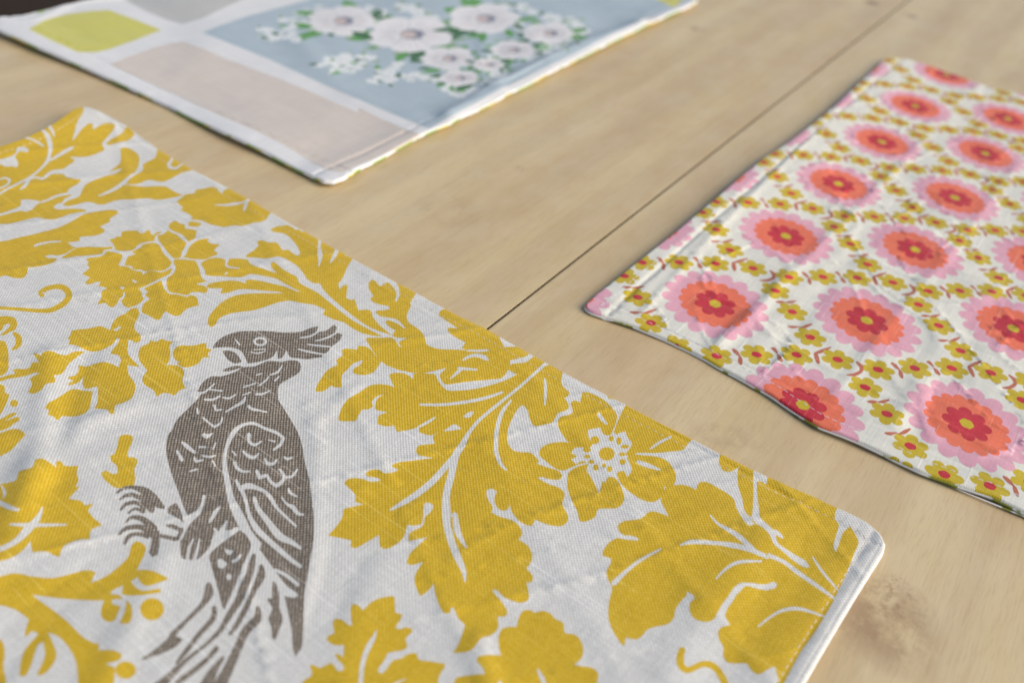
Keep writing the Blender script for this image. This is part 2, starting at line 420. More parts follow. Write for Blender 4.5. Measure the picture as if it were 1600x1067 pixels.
    fb = np.array([f for f in rb[2] if len(f) == 3]); cb = vb[fb].mean(1); fb = fb[inside(O, cb[:, 0], cb[:, 1])]
    a, b, c = vb[fb[:, 0]], vb[fb[:, 1]], vb[fb[:, 2]]; fl2 = ((b - a)[:, 0] * (c - a)[:, 1] - (b - a)[:, 1] * (c - a)[:, 0]) > 0; fb[fl2] = fb[fl2][:, ::-1]
    F2 += [tuple(s + f) for f in fb]
    link_mesh('backing_cloth', V, F2, back_mat, root)
    # topstitching
    if stitch:
        ins, mt, seg, gap, rad = stitch
        Q = resample(O + nin * ins, seg + gap); Qn = np.roll(Q, -1, 0)
        V = []; F3 = []
        rs = random.Random(5)
        for p, q in zip(Q, Qn):
            dd = q - p; L = np.linalg.norm(dd)
            if L < 1e-4: continue
            dd /= L; nn = np.array([-dd[1], dd[0]]); p = p + nn * rs.uniform(-.00015, .00015)
            A = p + dd * gap * .5; B = p + dd * (L - gap * .5)
            s = len(V); zz = h0(np.array([A, (A + B) / 2, B]))
            for tt, hh in ((0, -.5), (.15, .1), (.5, .3), (.85, .1), (1, -.5)):
                c0 = A + (B - A) * tt; z0 = np.interp(tt, [0, .5, 1], zz) + hh * rad * 1.1
                for k in range(6):
                    an = k * math.pi / 3; ww = rad * (1 if 0 < tt < 1 else .6)
                    xy = c0 + nn * math.cos(an) * ww - ctr; V.append((xy[0], xy[1], z0 + math.sin(an) * ww * .7))
            for a_ in range(4):
                for k in range(6): F3.append((s + a_ * 6 + k, s + a_ * 6 + (k + 1) % 6, s + a_ * 6 + 6 + (k + 1) % 6, s + a_ * 6 + 6 + k))
        o = link_mesh('topstitching', V, F3, mt, root); o['kind'] = 'stuff'
    return root

# ---- 1. mat with the bird
px = lambda *p: plane(p) * S
A0, B0 = px((140, 168), (1383, 845)); ydir, yn = mat_axes(A0, B0); yrot = math.atan2(ydir[1], ydir[0])
yfold = [(px((484, 640), (497, 700), (492, 860), (478, 960)), .0005, .0035), (px((560, 610), (520, 640), (495, 670)), .0004, .0025), (px((80, 560), (66, 700), (40, 800)), .0011, .005),
         (px((140, 560), (110, 640), (90, 760)), -.0006, .004), (px((50, 740), (20, 850), (-60, 960)), .0011, .006), (px((255, 880), (200, 1000), (150, 1100)), .0008, .005),
         (px((590, 900), (560, 990), (520, 1100)), .0004, .006), (px((745, 1010), (770, 1090)), .0011, .0035), (px((1190, 850), (1100, 960), (1040, 1060)), .0007, .007),
         (px((640, 760), (560, 840), (500, 960)), -.0006, .006), (px((210, 640), (130, 670), (70, 760)), .0007, .004), (px((395, 640), (330, 720)), .0003, .004),
         (px((330, 280), (420, 330), (520, 420)), .0003, .004), (px((150, 900), (60, 960), (-20, 1060)), -.0009, .006), (px((1290, 830), (1180, 980), (1120, 1080)), -.0006, .006)]
def h_y(xy):
    z = np.full(len(xy), TH)
    z = z + .00028 * noise(xy, .045, 1) + .00018 * noise(xy, .022, 2, (1, 1.6), .4) + .00006 * noise(xy, .009, 3)
    z = z + .00036 * ridge(xy, .045, 4, (1, 4.5), .5, .08) + .00030 * ridge(xy, .033, 8, (1, 5), 2.1, .08)
    for P, a, wd in yfold: z = z + crease(xy, P, a, wd)
    u = (xy - A0) @ ydir; v = -(xy - A0) @ yn
    z = z + .006 * np.exp(-((u - .004) / .035) ** 2) * np.exp(-((v - .03) / .06) ** 2)       # curled back corner
    u2 = np.linalg.norm(B0 - A0) - u + .0015
    z = z + .00022 * noise(xy, .012, 5, (1, 2.2), .9) * np.clip(.3 + noise(xy, .07, 6), 0, 1) + .00014 * ridge(xy, .016, 7, (1, 6), 1.0, .10) + .00012 * ridge(xy, .014, 10, (1, 6), 2.0, .10)
    pk = 1 + .5 * noise(xy, .006, 9)
    z = z - .00055 * pk * np.exp(-((v - .0061) / .0010) ** 2) - .0003 * pk * np.exp(-((u2 - .0061) / .0011) ** 2) + .0003 * np.exp(-((u2 - .0025) / .002) ** 2) - .00014 * np.exp(-((u2 - .0022) / .0005) ** 2) + .00018 * noise(xy, .0045, 31, (1, 1)) * np.exp(-(np.minimum(np.abs(u2), np.abs(v)) / .006) ** 2)
    return np.maximum(z, TH * .8)
yo = [(0, 228), (30, 218), (52.5, 208), (70, 199), (87.5, 189), (97, 182.5), (106, 176), (113, 171), (120, 168), (129, 166.5), (139, 167.3), (150, 171), (162, 176), (180, 186), (200, 197), (245.6, 231), (310, 269), (360, 294), (429, 334), (520, 386), (580, 419), (650, 456), (696, 481), (757, 510), (830, 552), (890, 585), (955, 619), (1020, 653), (1085, 686), (1130, 709), (1200, 743), (1260, 769), (1308, 791), (1335, 803), (1355, 814), (1370, 826), (1380, 838), (1384, 848), (1381, 861), (1368, 882), (1340, 926), (1312, 972), (1280, 1026), (1258, 1064)]
yo = land(plane(yo), h_y)
y_end = yo[-1] + (yo[-1] - yo[-5]) / np.linalg.norm(yo[-1] - yo[-5]) * .235; y_lf = yo[0] + (y_end - yo[-1]) * 1.12 + ydir * -.012
yo = np.vstack([yo, [(yo[-1] * .5 + y_end * .5), y_end + ydir * -.004, y_end + ydir * -.012 + yn * -.002], [y_lf + ydir * .012 - yn * .001, y_lf, y_lf + yn * .01]])
names, tr = parse(TRACE := """M printed_leaf yellow
+A -260,620 -260,560 0,540 200,470 420,385 560,310 700,235 850,130 960,60 1035,20 1045,110 1010,180 965,250 935,370 905,470 900,490 960,420 1010,350 1080,285 1130,262 1160,280 1160,345 1200,320 1280,275 1370,258 1430,275 1435,310 1400,370 1340,440 1290,495 1275,530 1300,570 1300,600 1240,630 1150,665 1060,685 950,685 870,685 930,715 920,745 870,780 800,830 770,850 800,905 830,935 920,955 1000,965 1010,985 960,1030 B 900,100 860,130 845,165 860,190 905,200 850,225 800,255 775,295 730,305 680,335 670,350 700,375 770,380 850,372 950,370 1040,378 1080,392 1075,405 1040,410 940,425 850,445 760,480 680,505 600,505 540,495 480,480 400,490 300,515 200,540 100,560 0,560 -240,570
+A -240,-600 -600,-300 -260,620
+A -400,700 -300,500 -200,560 0,545 0,1000 -300,1000
~A 500,330,15 570,385,45 610,460,60 630,560,55 620,650,40 600,720,50 540,800,30 440,890,25 340,960,30 200,1030,25 100,1080,25 0,1140,25 -100,1190,20
~A 920,560,15 880,580,38 780,635,42 690,690,32 630,725,20
~A 605,280,40 655,360,35 680,430,15
~A 270,430,20 400,465,22 480,505,28 540,548,20
-A -200,740 0,715 100,690 160,665 200,630 205,585 250,560 320,565 362,605 340,622 260,612 215,640 190,680 230,770 205,815 150,800 70,805 0,775
~A 0,965,18 60,945,22 120,970,30 110,1010,28 60,1050,22 0,1075,20
~B 370,0,30 340,40,45 310,85,40 250,130,15
~A 350,965,25 450,940,25 530,955,30 600,905,40 660,872,45 790,868,60
~B 515,290,20 600,260,25 700,215,28 800,190,28 880,178,30
-B 260,260 330,255 440,265 520,285 460,320 400,380 320,410 270,395 150,420 0,460 -200,490 -200,450 0,430 120,395 240,345 265,310
M printed_leaf yellow
+C -10,790 60,745 185,700 220,640 250,575 290,535 390,488 500,450 590,420 570,395 620,345 690,295 710,250 705,100 760,85 820,100 890,140 935,190 942,260 925,330 885,400 840,440 780,500 740,550 880,562 1000,575 1150,568 1280,575 1350,620 1420,655 1490,678 1420,700 1330,718 1220,738 1130,738 1060,722 950,725 850,735 700,740 620,755 550,780 490,800 400,792 360,775 300,768 240,775 150,800 60,818 -5,808
~C 590,410,45 650,385,35 715,355,15
~C 870,415,30 780,490,40 700,560,45 600,620,38 500,665,25 430,690,15
M printed_leaf yellow
+C 770,545 820,480 880,435 960,390 990,350 985,300 1050,260 1110,230 1140,210 1160,150 1165,80 1300,150 1500,265 1640,340 1600,368 1480,400 1400,440 1330,480 1250,512 1180,512 1100,495 1040,495 980,520 910,545 840,545
~C 1360,200,25 1340,250,35 1310,300,45 1330,335,35 1400,345,25 1450,310,22 1510,280,15
M printed_leaf yellow
+a 662,258 700,228 760,195 792,150 820,170 842,200 805,238 740,252 680,270
M printed_leaf yellow
+B -240,830 0,780 100,765 250,725 400,695 550,655 700,615 800,575 900,525 1000,465 1080,430 1200,405 1350,385 1450,390 1478,405 1455,445 1390,480 1370,500 1380,530 1320,560 1245,595 1290,620 1305,645 1290,670 1200,705 1100,715 1020,720 990,740 1000,765 960,780 850,790 900,840 970,855 900,880 830,925 790,945 G 700,15 710,50 660,85 600,105 500,130 350,145 345,200 310,260 250,280 180,275 120,258 60,245 0,262 -240,280
-B 560,965 620,948 730,955 800,935 770,985 720,1000 690,985 600,985
~B 430,835,25 500,810,28 600,790,22 700,780,20 765,778,12
M printed_leaf yellow
+B 760,985 830,940 900,890 980,855 1100,845 1250,850 1410,845 1400,870 1340,880 1290,895 1280,930 1200,945 1100,955 950,965 850,985 780,990
M printed_blossom yellow
+D 400,355 470,340 500,320 555,320 565,260 640,245 760,245 790,275 850,270 860,245 910,240 925,280 950,300 1010,262 1055,258 1050,275 1000,295 975,330 970,375 880,385 800,405 750,440 700,485 640,495 560,498 480,480 470,440 440,395
+D 600,660 640,570 700,550 740,530 690,520 700,500 800,455 820,420 900,400 990,400 1040,440 1080,520 1140,585 1190,640 1160,690 1100,735 1040,750 960,740 880,755 830,745 800,730 740,735 700,725 690,690 620,680
+D 1010,300 1080,290 1140,235 1180,265 1260,300 1310,350 1370,395 1350,450 1310,520 1295,580 1215,590 1150,530 1100,470 1050,400 1015,350
+D 1150,205 1160,160 1215,125 1260,130 1290,155 1350,165 1355,220 1420,225 1500,240 1490,300 1480,340 1440,360 1400,385 1350,330 1310,290 1230,260 1180,235
+D 1330,575 1370,530 1400,460 1440,412 1500,370 H 70,365 130,350 210,340 195,378 250,408 335,412 338,432 290,470 272,492 318,520 312,545 240,570 160,605 60,602 0,598 D 1400,590
+D 110,600 180,580 260,575 340,545 380,500 450,510 560,540 570,570 540,640 520,680 600,690 640,695 700,735 760,750 810,755 830,795 870,765 960,745 1040,765 1120,745 1180,710 1190,735 1150,790 1080,825 960,880 860,935 790,960 F 770,255 810,290 815,340 840,370 820,400 770,440 700,470 640,485 590,460 550,400 520,390 500,440 460,475 410,475 370,435 320,430 270,445 265,420 300,380 310,330 305,290 380,240 265,215 300,160 240,170 190,185 140,195 100,180 160,110 65,65 D 90,765 160,715 130,660 150,640
-F 530,235 570,225 600,235 570,260
~F 590,295,20 590,340,25 545,385,30
~F 700,145,25 740,165,25
+F 835,250 900,215 1000,170 1055,145 1075,200 1100,260 1150,310 1180,320 1250,320 1380,350 1420,330 1480,345 1510,380 1525,460 1430,480 1360,510 1290,580 1230,590 1160,560 1110,530 1080,560 1050,620 1000,640 960,620 890,580 820,550 815,490 840,430 910,385 890,355 860,345 860,320 890,290 860,265
+D 1215,605 1300,600 1400,610 1480,620 H 60,650 90,720 110,800 140,850 185,880 120,895 60,905 75,920 130,930 190,960 190,1000 160,1025 100,1010 40,1015 0,1010 F 1380,330 1250,305 1160,290 1125,220 1120,160 1140,110 1190,75 1230,20 D 1235,700 1210,650
M printed_leaf yellow
+H 110,650 160,620 230,590 310,582 400,600 430,640 450,620 460,600 550,590 650,600 700,610 720,650 800,690 900,720 990,755 1060,775 990,700 985,650 1020,635 1060,660 1130,720 1250,790 1310,820 1340,890 1400,930 1500,980 1600,1040 e 1000,800 1190,905 1000,805 850,722 H 1450,1055 1300,980 1150,900 1050,845 900,810 740,785 690,800 620,825 500,825 380,815 250,810 170,795 160,740 120,680
~H 450,610,25 425,660,28 440,690,25 500,705,18 590,712,14
~H 410,790,15 440,770,22
+H 180,935 220,905 300,885 400,872 500,865 600,880 680,905 665,865 720,855 850,870 1000,905 1150,940 1300,1000 1500,1090 1700,1200 1300,1120 1130,1020 950,1000 800,985 650,975 550,985 450,1020 350,1028 385,965 280,965 200,960
+e 118,845 100,825 103,785 135,738 185,690 255,652 330,637 430,632 570,632 640,620 760,640 850,700 1000,800 1190,902 1130,898 1060,880 1000,850 950,815 880,795 820,765 830,735 760,705 690,695 610,680 540,690 450,720 380,740 300,750 230,762 170,790 145,830
M printed_leaf yellow
+H 975,235 1050,195 1180,175 1250,200 1300,235 1330,225 1385,262 1400,235 I 440,230 700,365 1070,560 1020,640 980,700 940,800 900,870 870,910 890,975 930,930 985,925 970,1050 e 965,665 1000,675 1015,665 1040,740 1085,735 1120,745 1130,780 1170,830 1250,895 1120,850 1000,770 880,670 820,610 800,575 760,570 720,545 H 1440,860 1400,790 1330,700 1230,630 1100,570 1000,580 930,595 870,590 780,580 680,580 680,550 770,490 830,430 810,385 850,365 900,370 960,390 1040,390 1090,420 1130,485 1200,480 1240,510 1300,550 1340,545 1350,520 1310,430 1260,370 1200,310 1130,275 1040,265
~I 650,335,60 630,440,30 640,530,60 640,600,45 625,690,10
~I 865,440,50 830,540,50 770,640,20
-I 955,515 1000,545 960,565
M printed_leaf yellow
+E 285,365 360,300 400,270 510,255 525,215 620,200 730,178 790,195 850,270 880,225 975,180 1200,305 1500,470 1450,520 1420,560 1400,590 1310,620 1250,625 1180,650 1110,665 1000,660 880,680 800,665 720,650 650,620 600,600 450,580 490,560 440,520 330,465 370,440
~E 760,400,8 900,405,25 1010,390,35 1100,375,20 1190,340,35
~E 1170,355,35 1140,440,35 1125,480,15
+E 430,640 460,610 540,615 600,635 570,670 500,675 440,665
M printed_leaf yellow
+J 285,190 325,135 375,155 400,190 440,215 480,185 530,170 548,178 560,110 890,280 850,360 808,430 820,460 770,560 765,610 800,680 880,730 950,790 990,860 1010,940 1100,985 1200,1005 1400,1010 1620,1030 1620,1100 800,1080 780,985 700,975 660,920 700,895 770,865 640,860 580,835 600,800 620,770 540,720 490,665 560,615 430,590 370,545 400,522 500,515 545,500 540,470 400,440 320,400 310,370 350,340 300,270
~J 480,620,20 580,635,38 660,670,38 740,745,12
~J 560,150,60 610,200,65 650,270,45 655,330,40 630,400,25
+J 250,875 290,860 390,875 470,880 560,870 600,905 640,960 700,985 780,995 1620,1050 1620,1100 1000,1300 500,1200 f 365,280
+f 365,280 400,270 480,270 530,270 560,300 575,325 640,332 740,322 850,347 1000,350 1250,370 1270,420 1250,480 1215,520 1100,530 1000,545 900,560 860,560 835,530 830,500 860,470 870,455 830,440 870,405 820,390 760,378 705,372 650,400 560,408 470,415 450,440 420,480 380,500 330,503 285,490 290,465 330,440 350,410 290,430 250,470 215,510 215,580 170,580 150,570 100,605 50,605 60,570 90,520 130,470 190,440 180,410 220,380 215,350 240,338 310,345 320,320 360,325 400,345 430,385 470,395 500,385 450,375 425,335 400,305
+f 820,130 835,100 870,85 900,60 1200,220 1200,262 1232,330 1320,322 1345,310 1400,355 1370,385 1300,405 1265,410 1240,400 1215,430 1200,500 1215,525 1000,545 980,400 1000,350 965,335 990,300 940,275 900,250 875,225 885,208 935,212 930,205 870,165
~f 1000,350,10 1080,352,15 1130,347,12
~f 975,410,12 1010,388,18 1060,380,22 1110,395,28 1130,410,12
~f 895,525,8 930,495,18 960,470,22
~f 945,462,20 1060,470,12
M printed_leaf yellow
+f 515,500 540,490 600,492 630,505 665,530 662,495 700,488 760,495 800,500 820,540 850,580 880,600 950,600 1050,590 1150,565 1240,535 1310,500 1255,470 1260,445 1300,430 1360,425 1400,400 1420,378 1440,360 1640,450 i 410,40 390,120 395,170 440,210 430,235 405,245 435,290 425,320 370,340 350,370 330,400 270,415 215,420 185,360 180,330 150,290 130,300 100,340 65,410 50,470 55,530 90,575 150,585 200,590 250,640 235,655 300,680 370,700 395,730 380,755 320,755 270,740 240,745 300,780 380,810 410,850 395,910 430,980 425,1020 390,1045 340,1045 280,1030 225,1005 205,1045 170,1040 120,1010 80,960 65,910 g 1250,465 1205,465 1175,430 1170,390 1185,350 1150,332 1120,345 1125,390 1160,450 1150,480 1200,505 1280,530 1320,560 1345,610 1320,650 1380,690 1405,740 1400,790 1370,830 1410,880 1400,915 1370,920 1380,960 1385,1020 1340,1045 1290,1035 1230,1010 1190,970 1165,960 1160,975 1200,1020 1230,1060 h 1210,275 1195,300 1155,300 1155,370 1110,410 1060,425 1000,495 900,508 930,460 960,380 965,345 930,310 905,250 890,255 885,280 850,280 820,230 795,150 790,115 760,155 715,185 g 680,950 670,890 690,840 725,790 650,810 620,795 640,740 690,690 750,635 635,660 640,610 720,570 625,560 600,640 540,690 490,710 455,690 450,620 400,650 300,705 270,690 275,655 130,625 180,570 220,510 230,460 290,445 350,430 300,415 300,370 230,300 260,270 340,270 400,290 460,280 440,265 375,255 365,235 400,215 450,215 480,235 540,230 570,215 525,190 560,170 680,155 790,140 700,125 680,100 695,65 760,55 800,50 f 785,900 790,880 830,855 770,880 700,860 700,830 690,830 640,845 560,858 540,820 500,825 440,810 440,780 450,755 500,735 430,720 425,690 440,650 480,622 430,640 405,670 410,700 380,718 345,720 320,755 300,790 200,790 195,770 220,700 260,650 330,610 380,575 440,560 500,565 545,580 520,530
~f 1510,415,25 1420,495,18 1330,575,18 1250,640,18 1150,720,20 1060,800,22 1000,880,25 970,940,40 930,1000,45 g 900,250,45 870,370,45 870,480,55 880,580,50 900,660,45 940,760,45 980,850,30 985,910,12
~f 705,688,14 850,688,18 1000,670,20 1120,645,20 1220,610,14
~f 1275,660,12 1215,740,25 1185,850,28 1180,950,28 g 1180,100,28 1210,180,22 1245,215,12
~g 920,135,40 870,190,38 780,290,40 680,370,38 600,420,30 520,465,14
-f 975,760 1010,735 1045,730 1020,765 990,770
-f 850,855 905,815 930,812 965,840 900,850
~f 690,830,10 750,800,18 800,768,10
-g 725,500 730,430 760,420 790,440 770,480 735,510 725,560 640,590 630,570 715,555
~g 920,490,35 940,600,40 970,660,25 995,700,12
+g 895,510 910,510 912,580 898,575
~i 285,125,12 290,200,20 285,290,10
M printed_blossom yellow
+i 375,370 440,350 460,330 445,280 470,262 505,275 520,210 560,212 640,250 700,300 735,350 730,400 700,470 680,490 650,500 600,540 560,560 500,540 430,520 400,480 370,430
+i 250,580 280,545 340,525 420,522 500,540 560,560 600,580 570,640 500,660 450,680 395,700 340,680 290,640 255,610
+i 430,720 460,690 520,665 590,660 650,700 690,730 740,760 780,850 775,900 730,935 620,940 600,990 530,1020 500,1010 490,960 450,880 425,800
+i 735,720 740,690 780,640 820,600 860,600 905,605 980,612 1050,640 1095,700 1105,750 1080,800 1030,800 1030,850 980,890 930,895 870,870 800,820 760,780
+i 715,460 750,370 790,290 815,260 1240,490 1190,520 1150,570 1080,580 980,590 860,590 830,610 790,600 780,560 760,500
+i 670,225 700,215 725,250 690,252
-i 555,445 630,430 655,475 700,480 735,480 750,465 790,455 800,490 830,530 810,570 790,600 830,690 800,740 780,700 740,710 710,735 675,745 665,775 645,765 625,845 600,790 560,720 545,700 560,655 520,640 480,660 450,630 490,610 450,590 470,560 520,555 560,560 585,535 560,495
oi 672,595,50,42
oi 598,510,28,25
oi 700,500,16,18
oi 748,515,16,24
oi 785,550,26,12
oi 548,570,26,16
oi 550,612,20,12
oi 575,645,20,12
oi 604,680,18,20
oi 655,668,13,14
oi 690,690,18,18
oi 770,645,20,18
oi 768,598,22,12
~i 865,645,22 920,665,30 1005,695,12
~i 620,345,22 640,375,24 672,408,14
~i 945,565,10 1000,525,18 1075,488,12
M printed_leaf yellow
+k 420,355 450,362 487,385 503,285 1070,530 1025,600 1030,660 1055,700 1010,860 1028,912 1050,860 1085,760 1140,710 1175,760 1205,820 1205,850 1170,930 1130,1040 l 1080,250 1045,320 1015,385 950,500 850,660 750,800 590,1100 540,1200 500,1100 575,1030 580,1000 560,930 555,905 500,925 430,965 370,935 330,880 240,880 180,870 150,820 150,750 120,700 110,630 140,595 205,580 165,510 170,450 220,370 280,320 330,275 430,300 500,310 500,100 k 380,900 380,620
+j 560,5 600,-8 680,-10 750,20 770,-25 820,-28 900,15 970,60 1020,130 1060,190 1100,232 1150,235 1190,260 1400,200 1450,430 1400,700 1290,640 1230,595 1180,620 1100,600 1040,605 990,640 1000,660 950,690 910,740 890,780 870,820 820,845 750,830 715,790 710,730 740,700 735,680 695,655 690,680 660,710 620,770 615,810 580,855 520,870 450,890 410,935 370,955 310,940 305,985 290,990 260,950 220,880 200,800 210,700 225,640 215,605 200,580 190,530 215,480 220,450 165,430 170,400 210,345 270,315 300,300 270,280 260,240 300,215 380,205 420,190 450,160 490,155 540,170 580,185 545,120 530,85
+k 115,210 122,165 140,130 300,190 392,235 385,290 385,400 390,480 390,600 370,635 340,620 310,570 300,500 280,440 265,380 262,300 270,245 235,270 190,285 145,270
~k 400,240,25 397,330,25 400,450,28 405,560,45 410,650,60 470,700,42 530,760,45 560,840,30 620,890,30 700,950,45 780,1000,50 815,1025,20
~k 550,750,40 590,775,30 615,800,14
-k 240,470 265,520 290,590 340,655 400,690 340,700 250,560
~k -20,825,22 100,840,28 200,860,28 350,890,35 500,950,35 l 500,35,35 620,85,30 720,160,35 820,230,32 920,300,28 1030,380,15
~k 50,625,12 110,690,20 180,730,30 260,780,40 330,840,40 400,905,35
~j 650,365,8 720,345,28 850,350,25 1000,365,25 1100,400,28
~j 235,605,35 300,540,25 400,460,20 530,390,12
~j 875,575,10 940,510,18 1020,470,22 1160,465,12
~l 850,50,12 930,170,20 1045,305,14
~l 425,590,14 500,530,18 600,470,24 720,450,28 830,475,22 960,520,10
~l 552,265,50 480,285,45 380,268,25 300,262,28 250,300,40 210,370,50 160,440,50 120,530,70
~j 265,315,12 330,318,28 385,328,16
M printed_leaf yellow
+M 780,90 800,40 850,25 900,60 930,100 970,70 1030,10 1150,-50 1300,-75 1330,-60 1335,50 1340,130 1430,155 1400,230 1340,320 1400,340 1470,315 1540,330 1550,375 1490,430 1470,480 1490,550 1440,600 1300,625 1240,650 1210,720 1130,830 1130,870 1170,890 1220,850 1310,730 1400,710 1500,650 1600,640 L 760,720 900,740 1080,770 1080,810 1040,870 1000,960 940,1200 600,1300 M 400,1300 50,1200 200,980 280,930 300,890 270,780 330,790 400,820 470,790 540,760 590,810 620,860 690,850 690,790 620,720 580,640 650,660 690,690 700,540 600,540 520,510 480,460 510,420 580,390 560,250 600,210 680,225 760,290 800,290
~M 1105,355,15 1070,450,50 1010,550,65 950,700,60 920,850,55 910,1050,50 920,1150,40
~L 590,960,10 500,1000,25 400,1060,30
M printed_leaf yellow
+m 325,560 315,470 335,410 380,395 430,395 440,340 470,295 510,290 545,305 590,295 640,310 670,345 720,370 730,430 780,440 820,465 845,530 835,590 790,630 830,640 900,650 940,690 930,760 960,860 500,1050 100,900 40,760 50,715 110,700 200,690 230,690 215,650 180,610 190,580 250,570 335,572
~m 560,660,10 580,700,25 605,760,28 620,830,20
-m 300,770 325,725 350,770
M printed_scroll yellow
=N 530,670,85 500,780,95 520,880,90 590,930,80 680,900,75 760,860,75 870,860,85 960,920,85 1020,1010,90 1060,1100,90 1050,1200,60
M printed_scroll yellow
=G 530,490,70 500,460,60 580,410,60 680,385,58 780,390,72 850,450,85 860,510,80 800,590,70 700,650,65 620,680,60 500,685,50 300,670,45 100,655,40 -100,650,40 -300,700,30
M printed_scroll yellow
+G -80,760 100,750 190,780 215,850 190,920 120,950 50,990 0,985 60,940 130,870 110,840 50,870 20,930 -60,950
=G 170,965,40 225,1010,75 235,1080,80 210,1130,60 150,1170,20
M printed_leaf yellow
+K -100,-60 50,-60 85,0 105,100 105,280 80,330 30,370 -100,390
M printed_bud yellow
+K 410,95 460,100 520,130 530,90 590,65 650,70 720,100 820,120 900,85 960,70 1060,75 1000,115 900,190 840,250 800,320 750,360 670,370 690,420 680,460 600,470 560,490 520,550 450,590 400,600 350,575 380,530 400,480 390,440 365,420 420,380 500,345 430,340 330,375 200,400 100,415 0,450 -100,480 -100,430 0,400 100,370 190,350 160,300 190,290 330,290 380,260 400,215 490,205
M printed_bud yellow
+b 740,620 690,612 705,582 735,550 F 520,910 540,870 500,870 460,930 400,970 300,1020 200,1035 100,1010 0,960 b 455,555 425,550 440,525 420,515 440,495 445,470 480,460 F 0,760 150,745 280,715 350,735 415,768 440,690 500,610 600,560 680,500 730,485 770,510 780,560 750,640 720,700 730,770 790,820 800,870 780,910 720,920 690,895 640,890 640,960 640,1060 b 840,660 875,690 830,688 795,680 805,740 840,790 845,835 820,890 760,920 720,935 715,985 690,985 670,960 620,955 585,950 600,935 610,900 612,830 600,815 540,830 515,800 525,750 490,790 430,810 425,795 460,780 425,765 430,755 470,745 490,720 490,680 540,690 600,670 650,662 700,675 740,695 755,650
-F 450,765 540,715 550,735 500,775
M printed_bud yellow
+K 560,780 610,710 700,665 800,600 880,550 960,545 1050,560 1160,570 1140,680 1120,780 1050,850 920,885 800,880 760,890 740,920 700,925 660,880 600,870 610,800
M printed_bud yellow
oK 175,720,50,45
M printed_leaf yellow
+K -100,920 0,920 120,850 200,835 210,850 150,890 50,950 0,990 -100,1000
+K -100,1010 50,950 120,920 210,890 250,900 230,940 180,970 100,1030 0,1064 -100,1080
+c -50,260 0,225 80,200 125,205 160,235 100,300 60,340 0,370 -50,380
M printed_leaf yellow
+K -100,480 0,480 60,510 60,580 120,610 90,700 50,780 0,860 -100,880
M printed_bud yellow
+b 865,610 880,570 930,545 935,525 975,535 1010,518 1045,530 1085,535 1060,560 1065,600 1060,650 1040,680 1110,685 1150,720 1140,780 1160,825 1120,840 1090,870 1060,860 1020,855 980,880 960,840 900,800 890,760 920,715 900,690 870,650
M printed_bud yellow
+b 1080,600 1120,560 1200,560 1270,545 1290,545 1290,575 1325,585 1300,610 1310,635 1270,635 1240,670 1180,695 1130,690 1105,670 1125,660 1095,650
M printed_leaf yellow
+c -80,560 20,540 100,520 120,465 200,440 220,395 265,385 320,415 350,440 350,405 380,400 405,430 490,430 480,480 490,520 470,560 500,560 430,635 510,650 530,675 585,665 550,710 580,750 640,800 570,830 560,890 500,890 400,930 370,1000 330,985 290,965 200,970 190,900 140,960 80,1000 0,1025 -80,1035
-c 0,545 20,560 40,600 15,640 20,600
~c -40,640,30 60,690,30 115,705,18
~c 265,690,10 235,760,35 170,830,50 100,900,35 0,950,30 -80,965,30
~c 60,795,12 200,800,25 415,797,10
M printed_bud yellow
+c 730,570 680,540 640,500 635,470 665,460 700,480 735,475 730,430 695,400 690,365 715,355 735,300 745,250 780,235 825,240 830,270 800,340 800,375 845,380 860,410 840,450 845,500 835,550 790,560
M printed_branch yellow
+d -80,430 80,380 200,400 330,410 440,385 540,360 600,375 580,410 570,440 660,400 740,340 800,280 820,210 850,178 900,200 910,240 880,310 855,360 930,360 1000,385 1055,415 990,440 920,460 880,440 860,405 820,430 850,470 900,490 1000,475 1005,500 900,515 800,520 760,510 770,455 700,490 690,510 740,515 770,540 700,545 700,570 755,590 740,620 720,670 680,685 640,660 630,610 650,550 560,550 400,540 200,515 280,575 370,640 440,700 520,780 600,820 620,810 615,860 700,860 760,880 750,920 660,945 720,970 700,1200 490,1200 480,960 440,860 370,780 300,750 345,850 350,910 300,990 240,1025 235,1000 280,900 270,810 235,830 200,940 160,1020 120,1020 130,930 160,850 240,760 200,740 160,780 155,750 180,670 100,610 0,580 -80,570
+d 745,690 780,620 790,550 820,580 825,650 800,695
od 950,605,75,70
od 785,985,65,55
M printed_leaf yellow
+d -80,760 10,800 30,880 20,960 40,1070 30,1200 -80,1200
M printed_parrot grey
+p 585,285 610,245 670,200 760,170 870,165 960,165 1080,175 1200,170 1250,150 1325,130 1310,165 1370,165 1430,120 1450,140 1440,168 1488,190 1470,230 1412,275 1385,312 1350,322 1350,345 1250,360 1160,352 1125,345 1100,300 1070,350 1040,355 1035,295 1010,340 960,365 880,385 830,390 810,340 780,300 720,280 650,278
~p 1195,212,8 1270,200,14 1345,150,12
~p 1300,235,8 1390,210,12 1465,165,10
~p 1250,258,8 1340,268,14 1405,275,8
~p 1180,290,8 1260,310,14 1365,328,10
-op 918,238,48,32
op 918,238,30,18
~p 745,225,8 775,260,14
~p 850,310,6 900,320,9 955,305,6
~p 875,295,6 955,290,7
+p 655,305 700,300 750,320 780,360 790,380 740,390 690,360
+p 655,440 690,420 760,405 800,415 720,440 680,445
